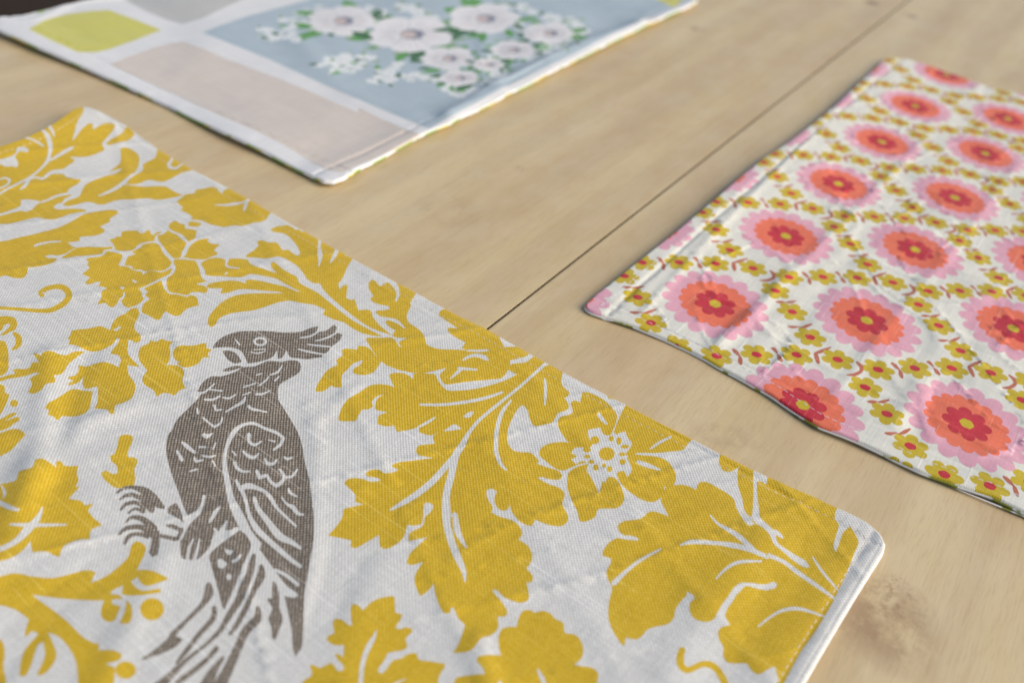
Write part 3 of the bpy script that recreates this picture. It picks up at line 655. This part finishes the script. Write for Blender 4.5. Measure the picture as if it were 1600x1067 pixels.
+p 480,585 520,520 580,480 640,480 700,465 760,440 800,415 880,410 960,375 1030,375 1070,380 1110,370 1170,370 1200,400 1190,450 1130,490 1060,530 1040,570 1045,640 1080,700 1130,780 1180,870 1210,960 1225,1060 q 1275,450 1290,560 1305,700 1305,850 r 1250,240 1225,400 1218,650 1205,760 1165,820 1145,780 1140,680 1120,560 1085,400 1150,415 1185,400 1170,380 1100,330 1030,240 980,170 900,60 q 880,810 800,770 760,790 700,790 650,820 620,900 560,970 520,990 490,985 440,975 430,940 430,850 470,770 490,720 480,700 450,640 415,540 370,420 340,310 335,230 350,160 p 300,860 340,780 410,710 480,640 510,600
~p 480,590,10 530,590,14 600,530,10
~p 560,570,10 655,580,12
~p 530,640,14 590,640,16 640,615,12
~p 660,625,10 700,632,14 750,605,10
~p 795,610,8 850,590,10
~p 680,725,12 740,690,16 800,655,24 815,620,8
~p 835,685,22 860,705,20 910,715,14 965,728,10
~p 885,605,14 940,600,14 985,578,8
~p 800,555,10 885,528,10
~p 910,545,10 960,505,12 980,480,10
~p 890,470,8 930,460,10
~p 985,470,8 1040,450,16 1070,405,8
~p 1020,510,14 1050,480,8
~p 600,680,20 610,715,14 650,710,10
~p 520,765,14 560,800,14 600,830,18 645,800,14 655,765,10
~p 485,740,14 480,700,12
~p 520,885,25 550,895,30 585,875,10
~p 375,935,14 410,965,30 465,1010,16
~p 340,995,16 375,1060,28
~p 495,970,12 540,970,16
~p 610,940,10 590,985,14
~q 570,300,10 620,310,16 660,300,8
~q 490,405,10 540,390,12
~q 640,335,12 660,370,10
~q 520,310,10 530,340,20 580,330,10
~q 585,565,22 570,630,22 540,680,35 480,725,50 450,790,35 430,850,20
~q 690,635,10 655,680,28 620,740,14
~q 650,860,8 665,800,22 650,780,14
~q 735,730,14 700,800,34 640,870,30
~q 475,980,18 490,900,18 515,850,10
~q 520,990,22 540,920,18 555,850,10
~p 1080,905,18 1030,870,22 950,840,20 870,805,22 790,820,22 740,860,35 700,930,28 675,1010,24 q 720,370,32 740,480,38 760,580,45 790,650,60 830,730,65 870,810,60 930,900,80
~p 1080,905,20 1060,950,22 1010,990,14
~p 840,880,30 840,930,22 880,955,20 925,930,12
~p 975,920,8 1020,932,12
~q 770,270,8 795,300,14
~q 840,270,12 870,300,22 910,315,20 945,285,10
~q 785,345,20 800,380,22 840,405,18 885,405,10
~q 985,320,14 1000,350,22 1040,355,20 1065,325,10
~q 1110,310,10 1130,322,18 1165,315,10
~q 930,400,22 950,445,28 1000,430,20 1020,470,20 1060,500,26 1100,470,24 1110,430,20 1080,390,14
~q 1110,440,14 1160,440,18 1200,390,12
~q 1140,515,12 1150,545,18 1195,570,12
~q 1095,575,12 1130,620,16 1170,640,30 1200,680,24 1240,690,10
~q 795,460,14 820,520,26 870,500,40 920,510,30 990,540,22 1030,590,28 1060,640,20 1120,700,18 1190,765,14
~q 830,520,30 860,600,22 880,690,26 930,780,40 1000,850,36 1080,920,36 1150,980,30 1220,1030,24
~q 915,575,22 940,650,30 1010,740,40 1080,830,50 1160,870,34 1220,910,20
~r 1020,220,20 1100,260,26 1180,325,26
+r 565,120 620,60 700,0 777,-55 820,-20 855,50 820,140 780,240 740,340 700,430 670,495 655,480 630,380 600,270 575,180
-r 670,75 735,90 710,120 680,105
-r 620,150 650,145 690,180 660,215 625,200
-r 715,160 750,140 780,110 790,120 760,165 730,170
-or 700,270,18,22
=r 875,115,25 860,180,45 840,260,50 800,350,60 770,430,55 700,540,45 640,640,35 540,740,25 400,850,30 260,990,60 200,1050,80 120,1180,60
=r 925,190,25 925,260,60 880,350,40 850,420,35 800,520,40 750,610,35 705,670,25
=r 560,320,40 560,380,65 520,460,40 420,560,30 300,680,40
+r 300,670 380,700 340,750 240,800 100,850 95,835 190,770 270,700
=r 600,480,35 590,560,40 500,660,35 400,790,35 335,870,20
=r 620,760,35 540,850,35 430,940,40 350,1000,40 280,1100,30
=r 660,830,25 600,910,50 550,1010,90 480,1150,70
=r 900,480,30 900,560,60 820,640,60 760,770,60 700,900,70 640,1020,90 600,1100,90 540,1200,60
+r 1005,300 1030,320 1050,400 1050,480 1075,560 1050,640 1020,710 1000,690 995,620 975,560 1000,490 960,420 1000,420 1000,350
=q 10,545,16 60,515,22 120,510,25 200,540,60 260,600,70 320,645,20
=q 30,590,12 80,560,25 150,570,35 210,600,50 240,660,50
=q 35,660,14 70,620,25 140,610,30 200,640,50
=q 85,680,14 130,650,20 190,670,30
=q 70,740,12 100,710,22 160,710,35 210,740,45 260,790,55
=q 20,825,14 70,780,28 150,770,35 220,790,50 260,820,60
=q 60,880,24 90,830,28 150,815,28 220,830,40
=q 260,800,60 265,870,55 250,945,60
=q 250,820,30 310,830,25 400,850,30
+q 350,640 400,610 430,660 450,740 420,720 370,690 345,680
=q 340,760,18 390,770,30 440,800,20
=q 410,850,25 440,780,20""")
YW = cloth('cloth_cream_white', (.59, .56, .505), (.885, .86, .81), yrot, 1.4, .9, bump=.5, slub=.6)
YY = cloth('print_mustard', (.57, .35, .006), (.84, .62, .13), yrot, 1.4, .72, bump=.5, slub=.6, blot=.08)
YG = cloth('print_taupe_grey', (.110, .080, .052), (.66, .58, .48), yrot, 1.4, .9, bump=.5, slub=.7)
prints = []; mats = {None: ('front_cloth', YW, None, None)}
LAB = {}
for m, (nm, col) in enumerate(names): mats[m] = (nm, YY if col == 'yellow' else YG, None, 'taupe grey crested parrot print facing left' if col == 'grey' else None)
prints = land_all([(m, neg, plane(P)) for m, neg, P in tr], h_y)
# the pattern goes on beyond the part of the mat the photograph shows
big = [p for p in prints if p[0] == 10]; blo = [p for p in prints if p[0] == 6]; ros = [p for p in prints if p[0] == 12]
nk = 100
ymin = lambda P: P[:, 1].max() < px((0, 1067), (1600, 1067))[:, 1].min() + .6 * 0
for src, dx, dy in ((big, -.02, -.125), (big, -.17, -.10), (ros, .03, -.13), (ros, -.12, -.155), (blo, .09, -.235), (big, -.30, .01), (blo, -.10, -.165), (ros, -.36, -.04), (blo, -.07, -.05 - .21), (big, -.42, -.02), (big, -.33, -.16), (ros, -.24, -.10), (blo, -.01, -.21), (ros, -.20, -.20), (big, -.24, -.22), (blo, -.16, -.02), (ros, -.05, -.19), (big, -.10, -.19)):
    for m, neg, P in src:
        Q = P + [dx, dy]; prints.append((nk, neg, Q))
    mats[nk] = (names[src[0][0]][0], YY, None, None); nk += 1
fr = px((-25, 1090), (-25, -20), (1625, -20), (1625, 1090))      # pattern copies keep clear of the traced part
grp = {}
for p in prints: grp.setdefault(p[0], []).append(p[2])
bad = {k_ for k_, L_ in grp.items() if k_ >= 100 and any(inside(fr, P[:, 0], P[:, 1]).any() for P in L_)}
prints = [p for p in prints if p[0] in mats and p[0] not in bad]
ystitch = plain('thread_beige', (.80, .66, .50), .6)
backY = plain('backing_white', (.80, .80, .79), .8)
build_mat('placemat', 'placemat printed with a grey crested parrot among mustard yellow leaves', 'placemat', yo, h_y, prints, mats, backY, .0024, .006, (.0061, ystitch, .0019, .0011, .00015))

# ---- 2. mat with the pink flowers
Lp = {(0,0):(1117.5,474.5),(0,1):(1228,369),(0,2):(1310,287.5),(0,3):(1378,222),(0,4):(1430,166),(0,5):(1479,117),(1,0):(1254.5,632.5),(1,1):(1354.3,500.6),(1,2):(1430,390),(1,3):(1492.5,309),(1,4):(1539.5,240),(1,5):(1575,186),(2,1):(1510.5,661.7),(2,2):(1583.6,513.3)}
M_ = []
for (i, k), p in Lp.items():
    x, y = plane([p])[0]; M_ += [[i, k, 1, 0, 0, 0, -x*i, -x*k, -x], [0, 0, 0, i, k, 1, -y*i, -y*k, -y]]
HL = np.linalg.svd(np.array(M_))[2][-1].reshape(3, 3); HLi = np.linalg.inv(HL)
AF = np.linalg.lstsq(np.array([[i, k, 1] for i, k in Lp], float), np.array([plane([p])[0] for p in Lp.values()]), rcond=None)[0]
def lat(uv):
    uv = np.atleast_2d(uv); a = np.c_[uv, np.ones(len(uv))] @ HL.T; a = a[:, :2] / a[:, 2:]
    b = np.c_[uv, np.ones(len(uv))] @ AF; m = uv.mean(0)
    far = max(m[0] - 2.6, -1.6 - m[0], -1.6 - m[1], m[1] - 6.6, 0); return a + (b - a) * min(1.0, far * 2)
def unlat(px_):
    a = np.c_[plane(px_), np.ones(len(px_))] @ HLi.T; return a[:, :2] / a[:, 2:]
C0, D0 = px((920, 482), (1388, 92)); pdir, pn = mat_axes(C0, D0); prot = math.atan2(pdir[1], pdir[0])
pfold = [(px((1105, 560), (1240, 430), (1340, 330), (1440, 225)), .0008, .0028), (px((1290, 640), (1400, 500), (1500, 380), (1590, 260)), .0006, .003), (px((1000, 500), (1110, 380), (1250, 240), (1360, 130)), .0007, .002),
         (px((1180, 590), (1300, 440), (1420, 300)), -.0006, .004), (px((1400, 720), (1500, 560), (1600, 420)), -.0007, .005), (px((1380, 700), (1440, 600)), .0008, .004), (px((1120, 545), (1180, 500)), .0008, .003)]
def h_p(xy):
    u = (xy - C0) @ pdir; v = -(xy - C0) @ pn            # along CD, inwards
    z = np.full(len(xy), TH + .0001)
    z = z + (.0034 * np.exp(-((v - .006) / .026) ** 2)) * np.exp(-((u - .235) / .205) ** 4) + .0011 * np.exp(-((u - .004) / .02) ** 2) * np.clip((v - .05) / .08, 0, 1)
    ed = .12 + .88 * np.clip(np.minimum(np.abs(u), np.abs(v)) / .014, 0, 1)
    z = z + ed * (.00048 * noise(xy, .026, 11) + .00040 * noise(xy, .013, 12, (1, 1.5), .7) + .00013 * noise(xy, .006, 13))
    z = z + ed * (.0006 * ridge(xy, .035, 14, (1, 2.4), .95, .07) + .0005 * ridge(xy, .03, 15, (1, 2.0), 2.4, .06) + .00035 * ridge(xy, .017, 16, (1, 2.6), .2, .07))
    ed2_ = np.clip((np.minimum(np.abs(u), np.abs(v)) - .002) / .012, 0, 1)
    for P, a, wd in pfold: z = z + ed2_ * crease(xy, P, a, wd)
    z = z - .00075 * np.exp(-((v - .010) / .0013) ** 2) - .0004 * np.exp(-((u - .0065) / .001) ** 2)
    return np.maximum(z, TH * .8)
po = [(914.5, 477), (916, 472.5), (930, 460), (950, 445), (972, 427), (1000, 405), (1060, 358), (1115, 312), (1160, 273), (1195, 245), (1232, 222), (1267, 195), (1305, 165), (1337, 134), (1362, 112), (1378, 96), (1386, 90), (1396, 89), (1425, 94), (1475, 111), (1525, 129), (1550, 137), (1600, 148)]
po2 = [(1600, 797), (1550, 773), (1500, 757), (1440, 735), (1390, 711), (1340, 687), (1282, 665), (1250, 646), (1200, 612), (1175, 599), (1150, 585), (1125, 572), (1105, 560), (1080, 547), (1040, 528), (992, 508), (955, 496), (926, 487), (917, 481.5)]
po = land(plane(po), h_p); po2 = land(plane(po2), h_p)
d1 = po[-1] - po[-5]; d1 /= np.linalg.norm(d1); d2 = po2[0] - po2[6]; d2 /= np.linalg.norm(d2)
q1 = po[-1] + d1 * (.335 - np.linalg.norm(po[-1] - D0)); q2 = po2[0] + d2 * (.335 - np.linalg.norm(po2[0] - C0))
po = np.vstack([po, [q1 - d1 * .003, q1 - pdir * .003], [q2 + pdir * .003, q2 - d2 * .003], po2])
PW = cloth('cloth_off_white_linen', (.71, .67, .56), (.87, .83, .73), prot, .95, .7, bump=.7, slub=1.0, slub2=.9)
inks = {k: cloth('print_' + k, a, b, prot, .95, .55, bump=.7, slub=1.1, slub2=.9) for k, a, b in (
    ('pink', (.72, .34, .40), (.85, .58, .62)), ('orange', (.80, .155, .075), (.86, .32, .20)), ('red', (.52, .018, .035), (.68, .12, .12)),
    ('olive', (.54, .38, .012), (.72, .56, .12)), ('rust', (.46, .12, .06), (.66, .33, .24)))}
prints = []; mats = {None: ('front_cloth', PW, None, None)}
def ring(c, R, n, base, ph=0, sx=1, sy=1, steps=6, pw=.7):
    t = np.arange(n * steps) / (n * steps) * 2 * math.pi
    r = R * (base + (1 - base) * np.abs(np.sin(n * t / 2)) ** pw)
    return c + np.stack([r * np.cos(t + ph) * sx, r * np.sin(t + ph) * sy], 1)
sp_src = [[(250,115,8),(268,122,20),(290,145,8)], [(290,152,6),(305,172,26),(325,190,12)], [(520,150,8),(560,140,22),(615,120,8)], [(522,150,20),(535,178,28),(548,205,18)],
          [(780,205,10),(812,232,24),(815,258,24)], [(815,258,20),(775,275,20),(725,275,6)], [(995,215,10),(1020,232,20),(1045,252,10)], [(1045,250,6),(1058,278,26),(1070,300,14)],
          [(865,425,8),(895,428,20),(925,428,6)], [(930,430,6),(965,428,20),(998,420,8)], [(985,600,8),(1020,605,20),(1055,602,8)], [(1070,608,6),(1105,598,24),(1140,582,10)]]
pairs = [(0, 1), (2, 3), (4, 5), (6, 7), (8, 9), (10, 11)]
def W2px(P): P = np.array(P, float); return np.stack([1250 + P[:, 0] / 4.571, 400 + P[:, 1] / 4.571], 1)
sp_uv = []
for s in sp_src: sp_uv.append(unlat(W2px(stroke(smooth(s, False)))))
con = [unlat(W2px(stroke(np.array([(*np.array(e_, float), 5.0) for e_ in (p_, q_)])))) for p_, q_ in (((290, 143), (291, 155)), ((520, 148), (524, 156)), ((814, 252), (811, 262)), ((1044, 250), (1046, 256)), ((923, 427), (935, 431)), ((1052, 602), (1073, 608)))]
anc = [unlat(W2px([a]))[0] for a in ((285, 150), (540, 165), (815, 255), (1045, 250), (928, 427), (1062, 605))]
cid = 0
small = [(0, .5), (.275, .512), (.283, .713), (.497, .492), (.503, .982), (.735, .248), (.733, .452)]
rs = random.Random(8)
pc = resample(po, .008)
for i in range(-6, 11):
    for k in range(-9, 12):
        def near(c):
            x = c[0] * (S - .004); return inside(pc, np.array([x[0]]), np.array([x[1]]))[0] or segdist(np.array([x]), pc)[0] < .03
        c = lat((i, k))
        if (i, k) in Lp: c = plane([Lp[(i, k)]])
        if near(c):
            c = c[0]; ph = rs.uniform(0, 6)
            for j, (col, R, n, base, nm, st) in enumerate((('pink', .109, 17, .84, 'printed_flower', 6), ('orange', .0745, 17, .88, 'petal_ring', 6), ('red', .0430, 8, .74, 'flower_heart', 8), ('olive', .0125, 6, .9, 'flower_eye', 4))):
                key = ('b', cid, j); mats[key] = (nm, inks[col], ('b', cid, 0) if j else None, None)
                prints.append((key, False, ring(c, R, n, base, ph, .95, 1.06, st)))
            cid += 1
        for (du, dv_) in small:
            c = lat((i + du, k + dv_))
            x = c[0] * (S - .004)
            if not (inside(pc, np.array([x[0]]), np.array([x[1]]))[0] or segdist(np.array([x]), pc)[0] < .008): continue
            c = c[0]; ph = rs.uniform(0, 6); key = ('s', cid)
            mats[key] = ('printed_blossom', inks['olive'], None, None); mats[('sc', cid)] = ('blossom_centre', inks['red'], key, None)
            prints.append((key, False, ring(c, .0305, 6, .66, ph, 1, 1.02, 7, .7)))
            prints.append((('sc', cid), False, ring(c, .0095, 5, .93, ph, 1.05, .95, 3))); cid += 1
        for a, (p1, p2) in enumerate(pairs):
            sh = np.floor(anc[a]); x = lat(anc[a] - sh + (i, k))[0] * (S - .004)
            if not (inside(pc, np.array([x[0]]), np.array([x[1]]))[0]): continue
            key = ('l', cid); mats[key] = ('printed_sprig', inks['rust'], None, None); cid += 1
            for p in (p1, p2): prints.append((key, False, lat(sp_uv[p] - sh + (i, k))))
            prints.append((key, False, lat(con[a] - sh + (i, k))))
prints = land_all(prints, h_p)
k = NT('backing_green_print'); tc = k.n('ShaderNodeTexCoord').outputs['Object']
f = k.ramp(k.noise(tc, 95, 2), .545, .57); c = k.mix(f, (.78, .77, .74), (.26, .28, .03)); k.link(c, k.b.inputs['Base Color']); k.b.inputs['Roughness'].default_value = .8
backP = k.m
pst = plain('thread_white', (.80, .76, .78), .6)
build_mat('placemat', 'placemat with pink and orange round flowers linked by small olive blossoms', 'placemat', po, h_p, prints, mats, backP, .0022, .006, (.0064, pst, .0022, .0010, .00016))

# ---- 3. pale mat with the printed bouquet
E0, G0, F0 = px((520, 285), (1090, 4), (-28, 32)); bdir, bn = mat_axes(F0, E0); brot = math.atan2(bdir[1], bdir[0])
bdir2 = (G0 - E0) / np.linalg.norm(G0 - E0)
bfold = [(px((700, 190), (790, 135), (900, 85), (1000, 45)), .0032, .006), (px((640, 205), (720, 172), (860, 105)), -.0006, .005), (px((780, 150), (745, 110), (760, 60)), .0010, .006),
         (px((470, 75), (520, 130), (560, 160)), .0012, .010), (px((860, 110), (830, 60)), .0010, .006), (px((60, 40), (110, 14), (180, 3)), .0012, .005), (px((340, 50), (300, 120)), .0008, .015)]
def h_b(xy):
    v = (xy - F0) @ -bn if ((G0 - F0) @ -bn) > 0 else (xy - F0) @ bn      # inwards from FE
    bn2 = np.array([-bdir2[1], bdir2[0]]); u = (xy - E0) @ bn2
    if np.mean(((F0 - E0) @ bn2)) < 0: u = -u                              # inwards from EG
    z = np.full(len(xy), TH + .0003)
    z = z + .0040 * np.exp(-(v / .02) ** 2) * (.6 + .4 * np.sin(((xy - F0) @ bdir) * 26 + 1.2)) * np.clip(1.15 - ((xy - F0) @ bdir) / .34, .1, 1)
    z = z + .0018 * np.exp(-(u / .014) ** 2)
    z = z + .0010 * noise(xy, .05, 21) + .0006 * noise(xy, .024, 22, (1, 1.8), 1.0) + .0001 * noise(xy, .008, 23)
    for P, a, wd in bfold: z = z + crease(xy, P, a, wd)
    z = z - .0007 * np.exp(-((v - .0085) / .0014) ** 2) - .0007 * np.exp(-((u - .0065) / .0014) ** 2)
    return np.maximum(z, TH * .8)
bo = [(0, 47), (52, 70), (140, 108), (262, 164), (350, 206), (420, 239), (472, 266), (492, 276), (506, 282), (522, 283), (538, 277), (560, 262), (612, 236), (655, 211), (700, 193), (770, 159), (840, 123), (910, 87), (1000, 43), (1075, 10), (1090, 1)]
bo = land(plane(bo), h_b)
Gw = bo[-1] + bdir2 * .004; Fw = land(plane([(-26, 34)]), h_b)[0]; Xw = Gw + (Fw - land(plane([(520, 285)]), h_b)[0])
bo = np.vstack([bo, [Gw + (Fw - Xw) * 0 - bdir * .004], [Xw + bdir * .004, Xw - bdir2 * .004], [Fw + bdir2 * .003, Fw + bdir * .002]])
BW = cloth('cloth_pale_sateen', (.74, .705, .665), (.80, .77, .74), brot, .5, .4, bump=.25, slub=.15, rough=.42, coat=.3)
cl = dict(lime=(.60, .54, .09), taupe=(.50, .47, .42), beige=(.65, .55, .46), blue=(.41, .47, .49), blossom=(.77, .72, .68), cream=(.74, .73, .69), grey=(.20, .20, .24), pinkish=(.60, .46, .40), green=(.10, .30, .04), darkgreen=(.04, .13, .03), sage=(.30, .38, .26), shade=(.66, .58, .55), shade2=(.50, .49, .47))
bm = {k_: cloth('print_sateen_' + k_, v_, tuple(min(1, x * 1.08) for x in v_), brot, .5, .4, bump=.2, slub=.1, rough=.42, coat=.25) for k_, v_ in cl.items()}
names, tr = parse("""M printed_square lime
#X 128,132 200,92 300,64 400,52 485,46 610,92 720,135 600,182 480,224 425,235 345,234 230,182
M printed_panel taupe
#X 515,-30 560,0 650,52 740,88 810,110 900,85 1010,32 1080,0 1400,-130 900,-200
M printed_panel beige
#X 492,290 560,260 700,210 815,186 1000,260 1340,390 1600,505 Y 600,480 700,530 800,575 890,608 700,695 520,772 470,762 350,700 X 1250,640 1000,525 800,430 600,340
M printed_panel blue
#X 905,147 1100,75 1380,0 Y 500,-60 900,-200 2200,-400 2400,-160 2000,40 1600,225 1400,322 1200,420 1050,500 915,575 800,530 600,445 400,358 200,265 0,185
M printed_square lime
+Y 2070,-40 2020,30 1990,28 1900,-20 1960,-80""")
prints = []; mats = {None: ('front_cloth', BW, None, None)}
rb_ = random.Random(21); extra = []
def yp(x, y): return np.array([350 + x / 2.857, y / 2.857])
def eadd(nm, col, P, k_=None):
    key = ('e', len(extra)) if k_ is None else k_
    mats[key] = (nm, bm[col], None, None); extra.append((key, False, P)); return key
def bl(P, s_=1.0): return P
def leafp(x, y, L, ang, wd=.28):
    t = np.linspace(0, 1, 7); w_ = np.sin(t * math.pi) ** .8 * wd * L
    c_, s_ = math.cos(ang), math.sin(ang); up_ = np.stack([t * L, w_], 1); dn = np.stack([t * L, -w_], 1)[::-1][1:-1]
    Q = np.vstack([up_, dn]); Q = np.stack([Q[:, 0] * c_ - Q[:, 1] * s_, (Q[:, 0] * s_ + Q[:, 1] * c_) * .42], 1); return yp(x, y) + Q / 2.857
def mini(x, y, r): return ring(yp(x, y), r / 2.857, 5, .55, rb_.uniform(0, 6), 1, .42, 5)
big_f = [(525, 95, 165), (830, 155, 200), (1160, 85, 165), (1000, 262, 128), (1050, 350, 92), (1450, 150, 120), (1290, 225, 105), (1180, 290, 75)]
for x, y, R_ in big_f:                                     # foliage behind the blossoms
    for i in range(15):
        a_ = rb_.uniform(0, 2 * math.pi); r0 = R_ * rb_.uniform(.62, .85)
        eadd('printed_leaf', rb_.choice(['green', 'green', 'darkgreen', 'sage']), leafp(x + r0 * math.cos(a_), y + r0 * .42 * math.sin(a_), R_ * rb_.uniform(.35, .75), a_ + rb_.uniform(-.6, .6), rb_.uniform(.12, .3)))
sprays = [(160, 150, 340, 172, 13), (420, 285, 650, 262, 15), (500, 300, 560, 235, 6), (790, 40, 930, 70, 13), (690, 330, 790, 300, 10), (1440, 80, 1600, 110, 12), (1350, 250, 1500, 210, 9), (990, 385, 1060, 415, 7), (1150, 290, 1220, 260, 6), (640, 30, 720, 75, 7), (420, 45, 300, 90, 6), (1480, 190, 1620, 150, 8), (1240, 20, 1400, 50, 7), (800, 330, 960, 372, 9), (640, 365, 780, 350, 6), (1120, 370, 1260, 330, 8), (470, 320, 620, 300, 6), (1300, 110, 1380, 170, 5), (250, 110, 380, 120, 6), (1060, 420, 1110, 390, 4)]
for x0, y0, x1, y1, n_ in sprays:
    P_ = smooth([(*yp(x0 + (x1 - x0) * t_, y0 + (y1 - y0) * t_ + rb_.uniform(-6, 6)), 1.6) for t_ in (-.1, .25, .6, 1.1)], False); eadd('printed_stem', 'sage', stroke(P_))
    for i in range(n_):
        t_ = (i + .5) / n_; x = x0 + (x1 - x0) * t_ + rb_.uniform(-14, 14); y = y0 + (y1 - y0) * t_ + rb_.uniform(-20, 20)
        if rb_.random() < .55: eadd('printed_leaf', rb_.choice(['green', 'darkgreen', 'sage']), leafp(x, y, rb_.uniform(40, 80), rb_.uniform(0, 6.3), .2))
        eadd('printed_floret', 'cream', mini(x, y, rb_.uniform(22, 34)))
        if rb_.random() < .5: eadd('floret_eye', 'sage', mini(x, y, 6))
for x, y, R_ in big_f:
    n_ = 5; p0 = rb_.uniform(0, 6)
    key = eadd('printed_blossom', 'blossom', ring(yp(x, y), R_ / 2.857, n_, .80, p0, 1, .42, 9, .6))
    for i in range(n_):
        for q_ in range(3):
            a_ = -p0 * 0 + p0 + (i + .5 + (q_ - 1) * .22) * 2 * math.pi / n_; r1, r2 = R_ * rb_.uniform(.3, .42), R_ * rb_.uniform(.58, .82)
            A_ = yp(x + r1 * math.cos(a_), y + r1 * .42 * math.sin(a_)); B_ = yp(x + r2 * math.cos(a_ + .05), y + r2 * .42 * math.sin(a_ + .05))
            eadd('petal_shading', 'shade', stroke(np.array([(*A_, 1.8), (*((A_ + B_) / 2), 2.4), (*B_, .5)])), ('ps', x))
        a_ = p0 + i * 2 * math.pi / n_; A_ = yp(x + R_ * .3 * math.cos(a_), y + R_ * .126 * math.sin(a_)); B_ = yp(x + R_ * .72 * math.cos(a_), y + R_ * .30 * math.sin(a_))
        eadd('petal_shading', 'shade2', stroke(np.array([(*A_, 2.6), (*((A_ + B_) / 2), 1.8), (*B_, 1.0)])), ('pt', x))
    eadd('flower_heart', 'grey', ring(yp(x + R_ * .05, y), R_ * .30 / 2.857, 11, .72, 0, 1, .42, 4)); eadd('flower_eye', 'pinkish', ring(yp(x - R_ * .03, y + 1), R_ * .19 / 2.857, 9, .8, 0, 1, .42, 4))
    for i in range(7):
        a_ = rb_.uniform(-.6, 3.8); eadd('printed_leaf', rb_.choice(['green', 'darkgreen']), leafp(x + R_ * .86 * math.cos(a_), y + R_ * .38 * math.sin(a_), R_ * rb_.uniform(.45, .85), a_ + rb_.uniform(-1.2, 1.2), rb_.uniform(.16, .26)))
plab = dict(lime='lime green square', taupe='taupe panel', beige='pinkish beige panel', blue='pale blue panel under the bouquet')
for m, (nm, col) in enumerate(names): mats[m] = (nm, bm[col], None, plab.get(col))
prints = land_all([(m, neg, plane(P)) for m, neg, P in tr] + [(k_, n_, plane(P)) for k_, n_, P in extra], h_b)
k = NT('backing_spring_print'); tc = k.n('ShaderNodeTexCoord').outputs['Object']
f = k.ramp(k.noise(tc, 70, 1), .47, .50); f2 = k.ramp(k.noise(k.n('ShaderNodeMapping', ins={0: tc, 1: (3, 1, 0)}).outputs[0], 60, 1), .54, .57)
c = k.mix(f, (.80, .78, .74), (.30, .46, .06)); c = k.mix(f2, c, (.68, .55, .08)); k.link(c, k.b.inputs['Base Color']); k.b.inputs['Roughness'].default_value = .8
build_mat('placemat', 'pale placemat with a white flower bouquet on a blue panel and a lime square', 'placemat', bo, h_b, prints, mats, k.m, .0034, .006, None)
